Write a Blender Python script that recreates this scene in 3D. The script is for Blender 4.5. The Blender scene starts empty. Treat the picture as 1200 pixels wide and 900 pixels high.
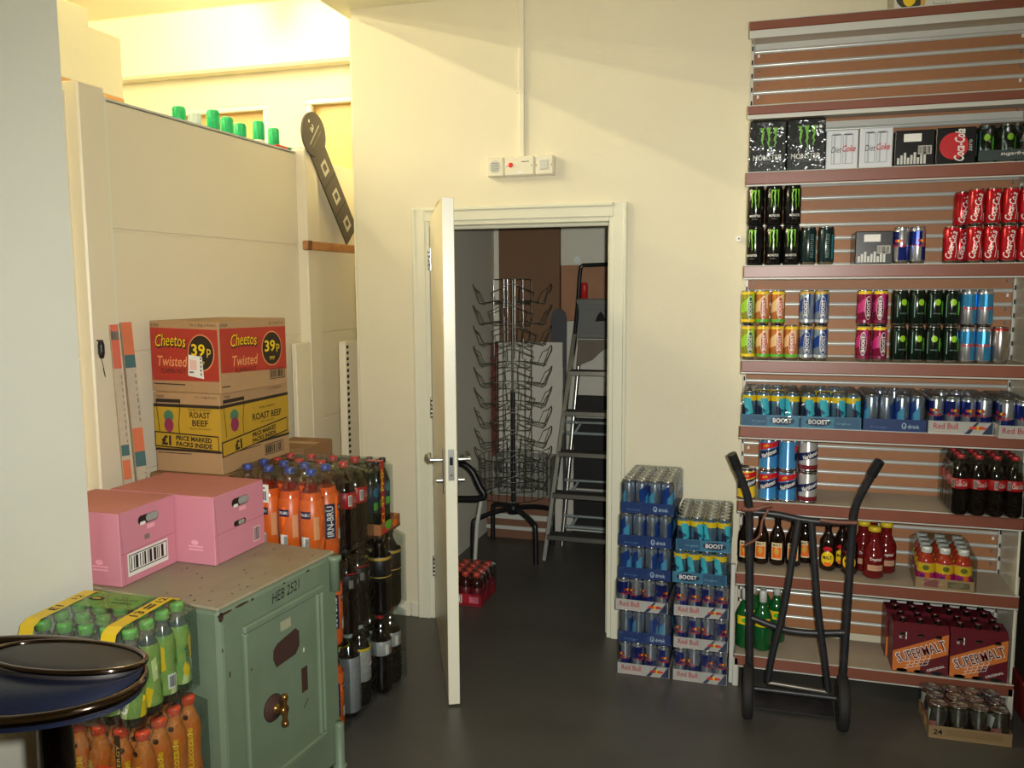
import bpy, math, random
from mathutils import Matrix, Vector
SC = bpy.context.scene
COL = SC.collection
random.seed(11)
PI = math.pi
R = math.radians

# ------------------------------------------------------------------ materials
def lin(c):
    o = []
    for v in c:
        v = v / 255.0
        o.append(v / 12.92 if v <= 0.04045 else ((v + 0.055) / 1.055) ** 2.4)
    return (o[0], o[1], o[2], 1.0)

_M = {}
def mat(name, rgb, rough=0.5, metal=0.0, var=0.06, scale=25.0, bump=0.0, bscale=80.0, spec=0.5, coat=0.0, dark=None, dscale=6.0, damt=0.5):
    """procedural principled material: base colour with noise variation, optional bump and blotches of a second colour"""
    if name in _M:
        return _M[name]
    m = bpy.data.materials.new(name)
    m.use_nodes = True
    nt = m.node_tree
    b = nt.nodes['Principled BSDF']
    tc = nt.nodes.new('ShaderNodeTexCoord')
    nz = nt.nodes.new('ShaderNodeTexNoise')
    nz.inputs['Scale'].default_value = scale
    nz.inputs['Detail'].default_value = 3.0
    nt.links.new(tc.outputs['Object'], nz.inputs['Vector'])
    mx = nt.nodes.new('ShaderNodeMix'); mx.data_type = 'RGBA'
    c = lin(rgb)
    mx.inputs[6].default_value = tuple(max(0, x * (1 - var)) for x in c[:3]) + (1,)
    mx.inputs[7].default_value = tuple(min(1, x * (1 + var)) for x in c[:3]) + (1,)
    nt.links.new(nz.outputs['Fac'], mx.inputs[0])
    out = mx.outputs[2]
    if dark:
        n2 = nt.nodes.new('ShaderNodeTexNoise')
        n2.inputs['Scale'].default_value = dscale
        n2.inputs['Detail'].default_value = 6.0
        nt.links.new(tc.outputs['Object'], n2.inputs['Vector'])
        rp = nt.nodes.new('ShaderNodeMapRange')
        rp.inputs[1].default_value = 0.48
        rp.inputs[2].default_value = 0.72
        rp.inputs[4].default_value = damt
        nt.links.new(n2.outputs['Fac'], rp.inputs[0])
        m2 = nt.nodes.new('ShaderNodeMix'); m2.data_type = 'RGBA'
        nt.links.new(rp.outputs[0], m2.inputs[0])
        nt.links.new(out, m2.inputs[6])
        m2.inputs[7].default_value = lin(dark)
        out = m2.outputs[2]
    nt.links.new(out, b.inputs['Base Color'])
    b.inputs['Roughness'].default_value = rough
    b.inputs['Metallic'].default_value = metal
    b.inputs['Specular IOR Level'].default_value = spec
    b.inputs['Coat Weight'].default_value = coat
    if bump:
        n3 = nt.nodes.new('ShaderNodeTexNoise')
        n3.inputs['Scale'].default_value = bscale
        n3.inputs['Detail'].default_value = 2.0
        nt.links.new(tc.outputs['Object'], n3.inputs['Vector'])
        bp = nt.nodes.new('ShaderNodeBump')
        bp.inputs['Strength'].default_value = bump
        bp.inputs['Distance'].default_value = 0.01
        nt.links.new(n3.outputs['Fac'], bp.inputs['Height'])
        nt.links.new(bp.outputs['Normal'], b.inputs['Normal'])
    _M[name] = m
    return m

def film(name, tint=(235, 240, 240), base=0.06, edge=0.5, rough=0.1, bump=0.5, bscale=18.0):
    """clear plastic: see-through with glossy wrinkled reflections"""
    if name in _M:
        return _M[name]
    m = bpy.data.materials.new(name)
    m.use_nodes = True
    nt = m.node_tree
    nt.nodes.remove(nt.nodes['Principled BSDF'])
    o = nt.nodes['Material Output']
    tr = nt.nodes.new('ShaderNodeBsdfTransparent')
    tr.inputs[0].default_value = lin(tint)
    gl = nt.nodes.new('ShaderNodeBsdfGlossy')
    gl.inputs['Roughness'].default_value = rough
    lw = nt.nodes.new('ShaderNodeLayerWeight')
    lw.inputs['Blend'].default_value = 0.35
    mr = nt.nodes.new('ShaderNodeMapRange')
    mr.inputs[3].default_value = base
    mr.inputs[4].default_value = edge
    nt.links.new(lw.outputs['Facing'], mr.inputs[0])
    tc = nt.nodes.new('ShaderNodeTexCoord')
    nz = nt.nodes.new('ShaderNodeTexNoise')
    nz.inputs['Scale'].default_value = bscale
    nz.inputs['Detail'].default_value = 3.0
    nt.links.new(tc.outputs['Object'], nz.inputs['Vector'])
    bp = nt.nodes.new('ShaderNodeBump')
    bp.inputs['Strength'].default_value = bump
    bp.inputs['Distance'].default_value = 0.02
    nt.links.new(nz.outputs['Fac'], bp.inputs['Height'])
    nt.links.new(bp.outputs['Normal'], gl.inputs['Normal'])
    nt.links.new(bp.outputs['Normal'], lw.inputs['Normal'])
    mx = nt.nodes.new('ShaderNodeMixShader')
    nt.links.new(mr.outputs[0], mx.inputs[0])
    nt.links.new(tr.outputs[0], mx.inputs[1])
    nt.links.new(gl.outputs[0], mx.inputs[2])
    nt.links.new(mx.outputs[0], o.inputs['Surface'])
    _M[name] = m
    return m

def veil(name, rgb, cover):
    """thin printed plastic that lets part of what is under it show"""
    if name in _M:
        return _M[name]
    m = bpy.data.materials.new(name)
    m.use_nodes = True
    nt = m.node_tree
    b = nt.nodes['Principled BSDF']; o = nt.nodes['Material Output']
    b.inputs['Base Color'].default_value = lin(rgb); b.inputs['Roughness'].default_value = .25
    tr = nt.nodes.new('ShaderNodeBsdfTransparent'); nz = nt.nodes.new('ShaderNodeTexNoise'); nz.inputs['Scale'].default_value = 40
    mr = nt.nodes.new('ShaderNodeMapRange'); mr.inputs[3].default_value = cover - .15; mr.inputs[4].default_value = cover + .15
    nt.links.new(nz.outputs['Fac'], mr.inputs[0])
    mx = nt.nodes.new('ShaderNodeMixShader')
    nt.links.new(mr.outputs[0], mx.inputs[0]); nt.links.new(tr.outputs[0], mx.inputs[1]); nt.links.new(b.outputs[0], mx.inputs[2])
    nt.links.new(mx.outputs[0], o.inputs['Surface'])
    _M[name] = m
    return m

def emit(name, rgb, strength):
    if name in _M:
        return _M[name]
    m = bpy.data.materials.new(name)
    m.use_nodes = True
    b = m.node_tree.nodes['Principled BSDF']
    b.inputs['Base Color'].default_value = lin(rgb)
    b.inputs['Emission Color'].default_value = lin(rgb)
    b.inputs['Emission Strength'].default_value = strength
    _M[name] = m
    return m

WALL = mat('cream_wall_paint', (222, 214, 186), 0.6, var=0.03, scale=4, bump=0.08, bscale=120)
PILLAR = mat('white_wall_paint', (226, 228, 214), 0.7, var=0.02, scale=6, bump=0.06, bscale=150)
CEIL = mat('ceiling_paint', (240, 234, 204), 0.8, var=0.02)
GLOSSW = mat('white_gloss_paint', (224, 222, 200), 0.3, var=0.02, scale=8)
FLOOR = mat('grey_vinyl_floor', (78, 76, 70), 0.42, var=0.3, scale=160, bump=0.03, bscale=40, dark=(60, 58, 54), dscale=3, damt=0.6)
PANEL = mat('cream_metal_panel', (224, 214, 188), 0.42, var=0.03, scale=3)
BROWNBOARD = mat('brown_hardboard', (120, 88, 60), 0.7, var=0.1, scale=40)
PLY = mat('plywood', (168, 120, 84), 0.6, var=0.15, scale=9, dark=(130, 88, 60), dscale=4, damt=0.6)
STOREWALL = mat('store_wall_paint', (222, 220, 202), 0.75, var=0.04, scale=5)
WOOD = mat('batten_wood', (176, 122, 72), 0.55, var=0.18, scale=30, dark=(120, 78, 44), dscale=12)
BLACK = mat('black_plastic', (24, 24, 26), 0.4)
DBLACK = mat('black_void', (10, 10, 10), 0.8)
STEEL = mat('bright_steel', (190, 192, 192), 0.22, 1.0, var=0.04)
GREYSTEEL = mat('grey_painted_steel', (196, 198, 188), 0.45, var=0.03)
CHROME = mat('chrome', (214, 206, 196), 0.08, 1.0, var=0.02)
ALU = mat('aluminium', (186, 188, 182), 0.3, 1.0, var=0.08, scale=60)
SILVER = mat('can_silver', (200, 200, 202), 0.22, 1.0, var=0.03)
DSILVER = mat('dull_silver', (164, 160, 152), 0.24, 1.0, var=0.1, scale=60)
WHITE = mat('white_print', (232, 230, 222), 0.5, var=0.02)
INK = mat('black_print', (22, 20, 20), 0.5, var=0.02)
GREYINK = mat('grey_print', (120, 116, 108), 0.5)
RED = mat('red_print', (190, 26, 34), 0.35, var=0.03)
YELLOW = mat('yellow_print', (236, 200, 30), 0.4, var=0.03)
GOLD = mat('gold_print', (206, 166, 70), 0.4, var=0.04)
ORANGE = mat('orange_print', (236, 110, 30), 0.4, var=0.04)
BLUE = mat('blue_print', (26, 58, 128), 0.24, var=0.04)
NAVY = mat('navy_print', (22, 30, 70), 0.35, var=0.04)
LBLUE = mat('light_blue_print', (76, 150, 190), 0.24, var=0.05)
TEAL = mat('teal_print', (40, 120, 140), 0.4, var=0.05)
GREEN = mat('green_print', (90, 175, 50), 0.4, var=0.06)
LIME = mat('lime_print', (150, 205, 40), 0.4, var=0.05)
MAGENTA = mat('magenta_print', (180, 30, 110), 0.4, var=0.05)
KRAFT = mat('kraft_card', (172, 138, 98), 0.7, var=0.05, scale=50, dark=(170, 130, 88), dscale=8, damt=0.4)
DKRAFT = mat('dark_kraft_card', (140, 104, 66), 0.75, var=0.06, scale=40)
FILM = film('shrink_film', base=.025, edge=.30, rough=.07, bump=.45)
FILM2 = film('thick_shrink_film', base=0.035, edge=0.30, rough=0.08, bump=0.8, bscale=24)
PET = film('clear_bottle_plastic', tint=(222, 222, 218), base=0.06, edge=0.5, rough=0.06, bump=0.05)
PETORANGE = film('orange_tint_plastic', tint=(226, 190, 160), base=0.09, edge=0.6, rough=0.06, bump=0.05)
PETGREEN = film('green_tint_plastic', tint=(190, 225, 160), base=0.08, edge=0.6, rough=0.06, bump=0.05)

# ------------------------------------------------------------------ mesh builder
class MB:
    def __init__(self):
        self.v = []; self.f = []; self.m = []; self.s = []; self.slots = []
    def mi(self, m):
        if m not in self.slots:
            self.slots.append(m)
        return self.slots.index(m)
    def add(self, vs, fs, m, smooth=False):
        o = len(self.v)
        self.v.extend([tuple(p) for p in vs])
        i = self.mi(m)
        for f in fs:
            self.f.append(tuple(o + k for k in f)); self.m.append(i); self.s.append(smooth)
    def build(self, name, parent=None, loc=(0, 0, 0), rz=0.0, rot=None):
        me = bpy.data.meshes.new(name)
        me.from_pydata(self.v, [], self.f)
        for m in self.slots:
            me.materials.append(m)
        for p, i, s in zip(me.polygons, self.m, self.s):
            p.material_index = i; p.use_smooth = s
        me.update()
        return link(name, me, parent, loc, rz, rot)

def link(name, me, parent=None, loc=(0, 0, 0), rz=0.0, rot=None):
    o = bpy.data.objects.new(name, me)
    COL.objects.link(o)
    o.location = loc
    o.rotation_euler = rot if rot else (0, 0, rz)
    if parent:
        o.parent = parent
    return o

def tag(o, label=None, cat=None, group=None, kind=None):
    if label: o['label'] = label
    if cat: o['category'] = cat
    if group: o['group'] = group
    if kind: o['kind'] = kind
    return o

def thing(name, label, cat, loc=(0, 0, 0), rz=0.0, group=None):
    o = bpy.data.objects.new(name, None)
    COL.objects.link(o)
    o.empty_display_size = 0.1
    o.location = loc; o.rotation_euler = (0, 0, rz)
    return tag(o, label, cat, group)

def struct(o):
    o['kind'] = 'structure'
    return o

def clone(root, parent=None, loc=None, rz=None, label=None, group=None):
    c = root.copy(); COL.objects.link(c)
    if parent is not None: c.parent = parent
    if loc is not None: c.location = loc
    if rz is not None: c.rotation_euler = (0, 0, rz)
    if label: c['label'] = label
    if group: c['group'] = group
    for ch in list(root.children):
        clone(ch, parent=c)
    return c

def box(mb, x0, x1, y0, y1, z0, z1, m, b=0.0, M=None):
    c = Vector(((x0 + x1) / 2, (y0 + y1) / 2, (z0 + z1) / 2))
    h = Vector((abs(x1 - x0) / 2, abs(y1 - y0) / 2, abs(z1 - z0) / 2))
    b = min(b, h.x * .9, h.y * .9, h.z * .9)
    vs = []; idx = {}
    def add(p):
        vs.append(p); return len(vs) - 1
    faces = []
    if b <= 0:
        for sx in (-1, 1):
            for sy in (-1, 1):
                for sz in (-1, 1):
                    idx[(sx, sy, sz)] = add(Vector((c.x + sx * h.x, c.y + sy * h.y, c.z + sz * h.z)))
        g = lambda a, b_, d: idx[(a, b_, d)]
        faces = [(g(-1,-1,-1), g(-1,-1,1), g(-1,1,1), g(-1,1,-1)), (g(1,-1,-1), g(1,1,-1), g(1,1,1), g(1,-1,1)),
                 (g(-1,-1,-1), g(1,-1,-1), g(1,-1,1), g(-1,-1,1)), (g(-1,1,-1), g(-1,1,1), g(1,1,1), g(1,1,-1)),
                 (g(-1,-1,-1), g(-1,1,-1), g(1,1,-1), g(1,-1,-1)), (g(-1,-1,1), g(1,-1,1), g(1,1,1), g(-1,1,1))]
    else:
        S = [(sx, sy, sz) for sx in (-1, 1) for sy in (-1, 1) for sz in (-1, 1)]
        for s in S:
            for a in range(3):
                p = [c[k] + s[k] * (h[k] if k == a else h[k] - b) for k in range(3)]
                idx[(s, a)] = add(Vector(p))
        def sg(a, sa, b_, sb, d, sd):
            t = [0, 0, 0]; t[a] = sa; t[b_] = sb; t[d] = sd
            return tuple(t)
        for a in range(3):
            q, w = (a + 1) % 3, (a + 2) % 3
            for sa in (-1, 1):
                faces.append(tuple(idx[(sg(a, sa, q, i, w, j), a)] for i, j in ((-1, -1), (1, -1), (1, 1), (-1, 1))))
        for a in range(3):
            q, w = (a + 1) % 3, (a + 2) % 3
            for sq in (-1, 1):
                for sw in (-1, 1):
                    k0 = sg(a, -1, q, sq, w, sw); k1 = sg(a, 1, q, sq, w, sw)
                    faces.append((idx[(k0, q)], idx[(k1, q)], idx[(k1, w)], idx[(k0, w)]))
        for s in S:
            faces.append((idx[(s, 0)], idx[(s, 1)], idx[(s, 2)]))
        out = []
        for f in faces:
            n = (vs[f[1]] - vs[f[0]]).cross(vs[f[2]] - vs[f[0]])
            ct = sum((vs[k] for k in f), Vector()) / len(f)
            out.append(f if n.dot(ct - c) > 0 else tuple(reversed(f)))
        faces = out
    if M is not None:
        vs = [M @ p for p in vs]
    mb.add(vs, faces, m)

def lathe(mb, prof, segs, mats, cx=0, cy=0, smooth=True, M=None):
    rings = []
    vs = []
    for r, z in prof:
        if r < 1e-6:
            vs.append(Vector((cx, cy, z))); rings.append([len(vs) - 1])
        else:
            ids = []
            for k in range(segs):
                a = 2 * PI * k / segs
                vs.append(Vector((cx + r * math.cos(a), cy + r * math.sin(a), z))); ids.append(len(vs) - 1)
            rings.append(ids)
    if M is not None:
        vs = [M @ p for p in vs]
    by = {}
    for i in range(len(prof) - 1):
        a, b = rings[i], rings[i + 1]
        m = mats[i] if isinstance(mats, (list, tuple)) else mats
        fs = by.setdefault(m, [])
        for k in range(segs):
            k2 = (k + 1) % segs
            if len(a) == 1 and len(b) == 1: continue
            if len(a) == 1: fs.append((a[0], b[k2], b[k]))
            elif len(b) == 1: fs.append((a[k], a[k2], b[0]))
            else: fs.append((a[k], a[k2], b[k2], b[k]))
    o = len(mb.v)
    mb.v.extend([tuple(p) for p in vs])
    for m, fs in by.items():
        i = mb.mi(m)
        for f in fs:
            mb.f.append(tuple(o + k for k in f)); mb.m.append(i); mb.s.append(smooth)

def tube(mb, pts, r, m, segs=8, closed=False, rs=None):
    P = [Vector(p) for p in pts]
    n = len(P)
    T = []
    for i in range(n):
        a = P[(i - 1) % n] if (closed or i > 0) else P[i]
        b = P[(i + 1) % n] if (closed or i < n - 1) else P[i]
        T.append((b - a).normalized())
    up = Vector((0, 0, 1)) if abs(T[0].z) < .9 else Vector((1, 0, 0))
    N = (up - T[0] * up.dot(T[0])).normalized()
    vs = []
    for i in range(n):
        N = (N - T[i] * N.dot(T[i])).normalized()
        B = T[i].cross(N)
        rr = rs[i] if rs else r
        for k in range(segs):
            a = 2 * PI * k / segs
            vs.append(P[i] + N * (rr * math.cos(a)) + B * (rr * math.sin(a)))
    fs = []
    for i in range(n if closed else n - 1):
        j = (i + 1) % n
        for k in range(segs):
            k2 = (k + 1) % segs
            fs.append((i * segs + k, i * segs + k2, j * segs + k2, j * segs + k))
    mb.add(vs, fs, m, True)
    if not closed:
        mb.add(vs[:segs], [tuple(reversed(range(segs)))], m)
        mb.add(vs[-segs:], [tuple(range(segs))], m)

def arc(pts_ctrl, n=8):
    """smooth Catmull-Rom curve through control points"""
    P = [Vector(p) for p in pts_ctrl]
    P = [P[0] * 2 - P[1]] + P + [P[-1] * 2 - P[-2]]
    out = []
    for i in range(1, len(P) - 2):
        for k in range(n):
            t = k / n
            a, b, c, d = P[i - 1], P[i], P[i + 1], P[i + 2]
            out.append(0.5 * ((2 * b) + (c - a) * t + (2 * a - 5 * b + 4 * c - d) * t * t + (3 * b - a - 3 * c + d) * t ** 3))
    out.append(P[-2])
    return out

def prism(mb, poly, z0, z1, m, M=None, smooth=False, msides=None):
    n = len(poly)
    vs = [Vector((x, y, z0)) for x, y in poly] + [Vector((x, y, z1)) for x, y in poly]
    if M is not None: vs = [M @ p for p in vs]
    mb.add(vs, [tuple(reversed(range(n))), tuple(range(n, 2 * n))], m)
    mb.add(vs, [(i, (i + 1) % n, n + (i + 1) % n, n + i) for i in range(n)], msides or m, smooth)

# mappings of a 2D drawing onto a surface
def plane(o, u, v):
    o, u, v = Vector(o), Vector(u), Vector(v)
    return lambda a, b: o + u * a + v * b
def front(x, y, z):   # a face looking to -Y
    return plane((x, y, z), (1, 0, 0), (0, 0, 1))
def right(x, y, z):   # a face looking to +X
    return plane((x, y, z), (0, 1, 0), (0, 0, 1))
def top(x, y, z):
    return plane((x, y, z), (1, 0, 0), (0, 1, 0))
def cyl(r, th, z, cx=0, cy=0):
    return lambda a, b: Vector((cx + r * math.sin(th + a / r), cy - r * math.cos(th + a / r), z + b))

def strip(mb, pts, f, m):
    vs = []
    for u, a, b in pts:
        vs.append(f(u, a)); vs.append(f(u, b))
    mb.add(vs, [(2 * i, 2 * i + 2, 2 * i + 3, 2 * i + 1) for i in range(len(pts) - 1)], m)
def rect(mb, u0, u1, v0, v1, f, m, n=1):
    strip(mb, [(u0 + (u1 - u0) * i / n, v0, v1) for i in range(n + 1)], f, m)
def ell(mb, cu, cv, a, b, f, m, n=12):
    strip(mb, [(cu - a * math.cos(PI * i / n), cv - b * math.sin(PI * i / n), cv + b * math.sin(PI * i / n)) for i in range(n + 1)], f, m)
def quad(mb, pts, f, m, n=1):
    (a, b, c, d) = pts   # a-b bottom, d-c top; cut along u
    vs = []
    for i in range(n + 1):
        t = i / n
        p = (a[0] + (b[0] - a[0]) * t, a[1] + (b[1] - a[1]) * t)
        q = (d[0] + (c[0] - d[0]) * t, d[1] + (c[1] - d[1]) * t)
        vs += [f(*p), f(*q)]
    mb.add(vs, [(2 * i, 2 * i + 2, 2 * i + 3, 2 * i + 1) for i in range(n)], m)
def line(mb, pts, w, f, m):
    vs = []
    n = len(pts)
    for i in range(n):
        a = pts[max(i - 1, 0)]; b = pts[min(i + 1, n - 1)]
        dx, dy = b[0] - a[0], b[1] - a[1]
        L = math.hypot(dx, dy) or 1
        nx, ny = -dy / L * w / 2, dx / L * w / 2
        vs += [f(pts[i][0] + nx, pts[i][1] + ny), f(pts[i][0] - nx, pts[i][1] - ny)]
    mb.add(vs, [(2 * i, 2 * i + 1, 2 * i + 3, 2 * i + 2) for i in range(n - 1)], m)
def frame2(mb, u0, u1, v0, v1, w, f, m):
    rect(mb, u0, u1, v0, v0 + w, f, m); rect(mb, u0, u1, v1 - w, v1, f, m)
    rect(mb, u0, u0 + w, v0 + w, v1 - w, f, m); rect(mb, u1 - w, u1, v0 + w, v1 - w, f, m)
def bars(mb, u0, u1, v0, v1, f, seed=1):
    rg = random.Random(seed)
    u = u0
    while u < u1:
        w = (u1 - u0) / 40 * rg.choice((1, 1, 2, 3))
        rect(mb, u, min(u + w, u1), v0, v1, f, INK)
        u += w + (u1 - u0) / 40 * rg.choice((1, 1, 2))

_T = {}
def glyphs(s, shear, bold):
    k = (s, shear, bold)
    if k in _T: return _T[k]
    cu = bpy.data.curves.new('lettering', 'FONT')
    cu.body = s; cu.shear = shear; cu.offset = bold; cu.resolution_u = 2
    cu.align_x = 'LEFT'
    ob = bpy.data.objects.new('lettering', cu)
    COL.objects.link(ob)
    dg = bpy.context.evaluated_depsgraph_get()
    me = bpy.data.meshes.new_from_object(ob.evaluated_get(dg))
    vs = [(v.co.x, v.co.y) for v in me.vertices]
    fs = [tuple(p.vertices) for p in me.polygons]
    bpy.data.objects.remove(ob); bpy.data.curves.remove(cu); bpy.data.meshes.remove(me)
    x0 = min(p[0] for p in vs); x1 = max(p[0] for p in vs); y0 = min(p[1] for p in vs); y1 = max(p[1] for p in vs)
    vs = [((x - (x0 + x1) / 2), (y - (y0 + y1) / 2)) for x, y in vs]
    _T[k] = (vs, fs, x1 - x0, y1 - y0)
    return _T[k]

def text(mb, s, f, m, cu=0, cv=0, w=None, h=None, rot=0, shear=0.0, bold=0.0, arch=0.0):
    """lettering centred on (cu, cv), fitted to width w and/or height h"""
    vs, fs, W, H = glyphs(s, shear, bold)
    sx = (w / W) if w else h / H
    sy = (h / H) if h else sx
    ca, sa = math.cos(R(rot)), math.sin(R(rot))
    o = []
    for x, y in vs:
        x *= sx; y *= sy
        if arch: y += arch * (1 - (2 * x / (W * sx)) ** 2)
        o.append(f(cu + x * ca - y * sa, cv + x * sa + y * ca))
    mb.add(o, fs, m)

# ------------------------------------------------------------------ camera
H_EYE = 1.62
cam = bpy.data.cameras.new('camera')
camo = bpy.data.objects.new('camera', cam)
COL.objects.link(camo)
cam.sensor_fit = 'HORIZONTAL'; cam.sensor_width = 36.0
cam.lens = 1005.0 / 1200.0 * 36.0
cam.clip_start = 0.02
yaw, pitch, roll = 0.2900, 0.1127, -0.0051
fw = Vector((-math.sin(yaw), math.cos(yaw), 0)); rt = Vector((math.cos(yaw), math.sin(yaw), 0)); up = Vector((0, 0, 1))
F = fw * math.cos(pitch) - up * math.sin(pitch); U = up * math.cos(pitch) + fw * math.sin(pitch)
r2 = rt * math.cos(roll) + U * math.sin(roll); u2 = U * math.cos(roll) - rt * math.sin(roll)
camo.matrix_world = Matrix(((r2.x, u2.x, -F.x, 0), (r2.y, u2.y, -F.y, 0), (r2.z, u2.z, -F.z, H_EYE), (0, 0, 0, 1)))
SC.camera = camo

# ------------------------------------------------------------------ the setting
YW = 3.79            # face of the wall with the doorway
CE = 2.91            # ceiling of this room
def shell(name, boxes, m, b=0.0):
    mb = MB()
    for q in boxes: box(mb, *q, m, b)
    return struct(mb.build(name))

shell('floor', [(-6.5, 2.4, -1.6, 6.2, -0.06, 0.0)], FLOOR)
shell('wall_back', [(-1.91, -1.556, YW, YW + .12, 0, CE + .2), (-.655, 2.3, YW, YW + .12, 0, CE + .2), (-1.556, -.655, YW, YW + .12, 1.93, CE + .2)], WALL)
shell('wall_right', [(2.2, 2.3, -1.5, YW, 0, CE)], WALL)
shell('wall_front', [(-1.858, 2.3, -1.6, -1.5, 0, CE)], WALL)
shell('wall_left', [(-1.99, -1.858, -1.6, 1.96, 0, CE + .6)], PILLAR)
shell('ceiling', [(-1.98, 2.3, -1.6, YW + .35, CE, CE + .15)], CEIL)
# the lit room beyond the partition
shell('wall_far_left', [(-6.5, -6.4, -1.6, 6.1, 0, 3.75)], WALL)
shell('wall_far_front', [(-6.5, -1.99, -1.6, -1.5, 0, 3.75)], WALL)
shell('wall_far_back', [(-6.4, -4.66, 6.0, 6.1, 0, 3.75), (-4.66, -3.75, 6.0, 6.1, 0, 1.6), (-4.66, -3.75, 6.0, 6.1, 3.035, 3.75),
                        (-3.75, -3.42, 6.0, 6.1, 0, 3.75), (-3.42, -2.45, 6.0, 6.1, 0, 1.6), (-3.42, -2.45, 6.0, 6.1, 3.05, 3.75), (-2.45, -1.79, 6.0, 6.1, 0, 3.75)], WALL)
shell('ceiling_far_room', [(-6.5, -1.79, -1.6, 6.1, 3.75, 3.85)], CEIL)
shell('trim_cornice', [(-6.4, -1.79, 5.86, 6.0, 3.27, 3.75)], CEIL, .02)
shell('trim_upper_wall', [(-1.98, -1.83, 3.91, 6.0, 0, 3.75), (-1.98, -1.86, -1.6, YW + .35, CE + .15, 3.75)], CEIL)
AMBER = mat('amber_dim_room', (214, 176, 104), 0.35, var=0.06, scale=3)
shell('window_1', [(-4.66, -3.75, 6.07, 6.09, 1.6, 3.035)], AMBER)
shell('window_2', [(-3.42, -2.45, 6.07, 6.09, 1.6, 3.05)], AMBER)
mb = MB()
for x0, x1, zt in ((-4.66, -3.75, 3.035), (-3.42, -2.45, 3.05)):
    box(mb, x0, x1, 6.0, 6.05, zt - .045, zt, GLOSSW, .006); box(mb, x0, x1, 6.0, 6.05, 1.6, 1.645, GLOSSW, .006)
    box(mb, x0, x0 + .045, 6.0, 6.05, 1.645, zt - .045, GLOSSW, .006); box(mb, x1 - .045, x1, 6.0, 6.05, 1.645, zt - .045, GLOSSW, .006)
struct(mb.build('trim_window_frames'))
# boxed-in canopy over the shop display behind the partition
TANSHADE = mat('tan_shaded_underside', (222, 164, 96), .6, var=.05)  # shade under the canopy put into the colour as tan
shell('trim_canopy_underside', [(-2.95, -2.42, -1.4, 2.70, 2.352, 2.366), (-2.95, -2.47, 2.70, 2.92, 2.352, 2.366)], TANSHADE)
shell('trim_canopy', [(-2.95, -2.42, -1.4, 2.70, 2.366, 2.64), (-2.95, -2.47, 2.70, 2.92, 2.366, 2.60)], CEIL, .004)
# store room behind the doorway
shell('wall_store_left', [(-1.83, -1.76, YW + .12, 5.5, 0, 2.7)], STOREWALL)
shell('wall_store_back', [(-1.83, .35, 5.5, 5.6, 0, 2.7)], STOREWALL)
shell('wall_store_right', [(.25, .35, YW + .12, 5.5, 0, 2.7)], STOREWALL)
shell('ceiling_store', [(-1.83, .35, YW + .12, 5.6, 2.7, 2.76)], STOREWALL)
mb = MB(); box(mb, -1.655, -1.556 + 0.0, YW - .012, YW, 0, .075, GLOSSW, .004); box(mb, -1.91, -1.66, YW - .014, YW, 0, .075, GLOSSW, .004); struct(mb.build('baseboard_back_left'))
mb = MB(); box(mb, -.59, .9, YW - .014, YW, 0, .075, GLOSSW, .004); struct(mb.build('baseboard_back_right'))

# partition of cream metal display backs
mb = MB()
seams = [0.0, .51, .95, 1.39, 1.825, 2.265]
for a, b in ((1.97, 2.40), (2.46, 3.78), (3.86, 5.1)):
    for i in range(5):
        box(mb, -2.23, -2.20, a, b, seams[i] + (.004 if i else 0), seams[i + 1] - .004, PANEL, .003)
        if i: box(mb, -2.225, -2.205, a, b, seams[i] - .004, seams[i] + .004, PANEL)
box(mb, -2.232, -2.198, 2.46, 3.78, 2.265, 2.272, GREYSTEEL)
part = struct(mb.build('wall_partition'))
mb = MB(); box(mb, -2.23, -2.15, 2.33, 2.45, 0, 2.29, PANEL, .006); box(mb, -2.225, -2.165, 2.45, 2.475, 0, 2.27, GLOSSW, .003); struct(mb.build('trim_partition_post'))
mb = MB(); box(mb, -2.23, -2.15, 3.75, 3.87, 0, 2.285, PANEL, .006); struct(mb.build('trim_partition_post_far'))

# doorway lining and architrave
mb = MB()
XL, XR, ZT = -1.556, -.655, 1.93
box(mb, XL, XL + .025, YW - .004, YW + .124, 0, ZT, GLOSSW, .003)
box(mb, XR - .025, XR, YW - .004, YW + .124, 0, ZT, GLOSSW, .003)
box(mb, XL + .025, XR - .025, YW - .004, YW + .124, ZT - .025, ZT, GLOSSW, .003)
box(mb, XR - .04, XR - .025, YW + .05, YW + .09, 0, ZT - .025, GLOSSW, .003)
box(mb, XL + .025, XR - .04, YW + .05, YW + .09, ZT - .04, ZT - .025, GLOSSW, .003)
struct(mb.build('trim_door_lining'))
mb = MB()
w = .062
def archi(x0, x1, z0, z1, vert, inner):
    # stepped moulding: a broad flat, a raised outer bead
    if vert:
        box(mb, x0, x1, YW - .013, YW, z0, z1, GLOSSW, .003)
        o = (x0, x0 + .018) if inner > x0 else (x1 - .018, x1)
        box(mb, o[0], o[1], YW - .022, YW - .010, z0, z1 - .002, GLOSSW, .005)
    else:
        box(mb, x0, x1, YW - .013, YW, z0, z1, GLOSSW, .003)
        box(mb, x0, x1, YW - .022, YW - .010, z1 - .018, z1, GLOSSW, .005)
archi(XL + .005 - w, XL + .005, 0, ZT - .005 + w, True, 0)
archi(XR - .005, XR - .005 + w, 0, ZT - .005 + w, True, -9)
archi(XL + .005, XR - .005, ZT - .005, ZT - .005 + w, False, 0)
struct(mb.build('trim_architrave'))

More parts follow.
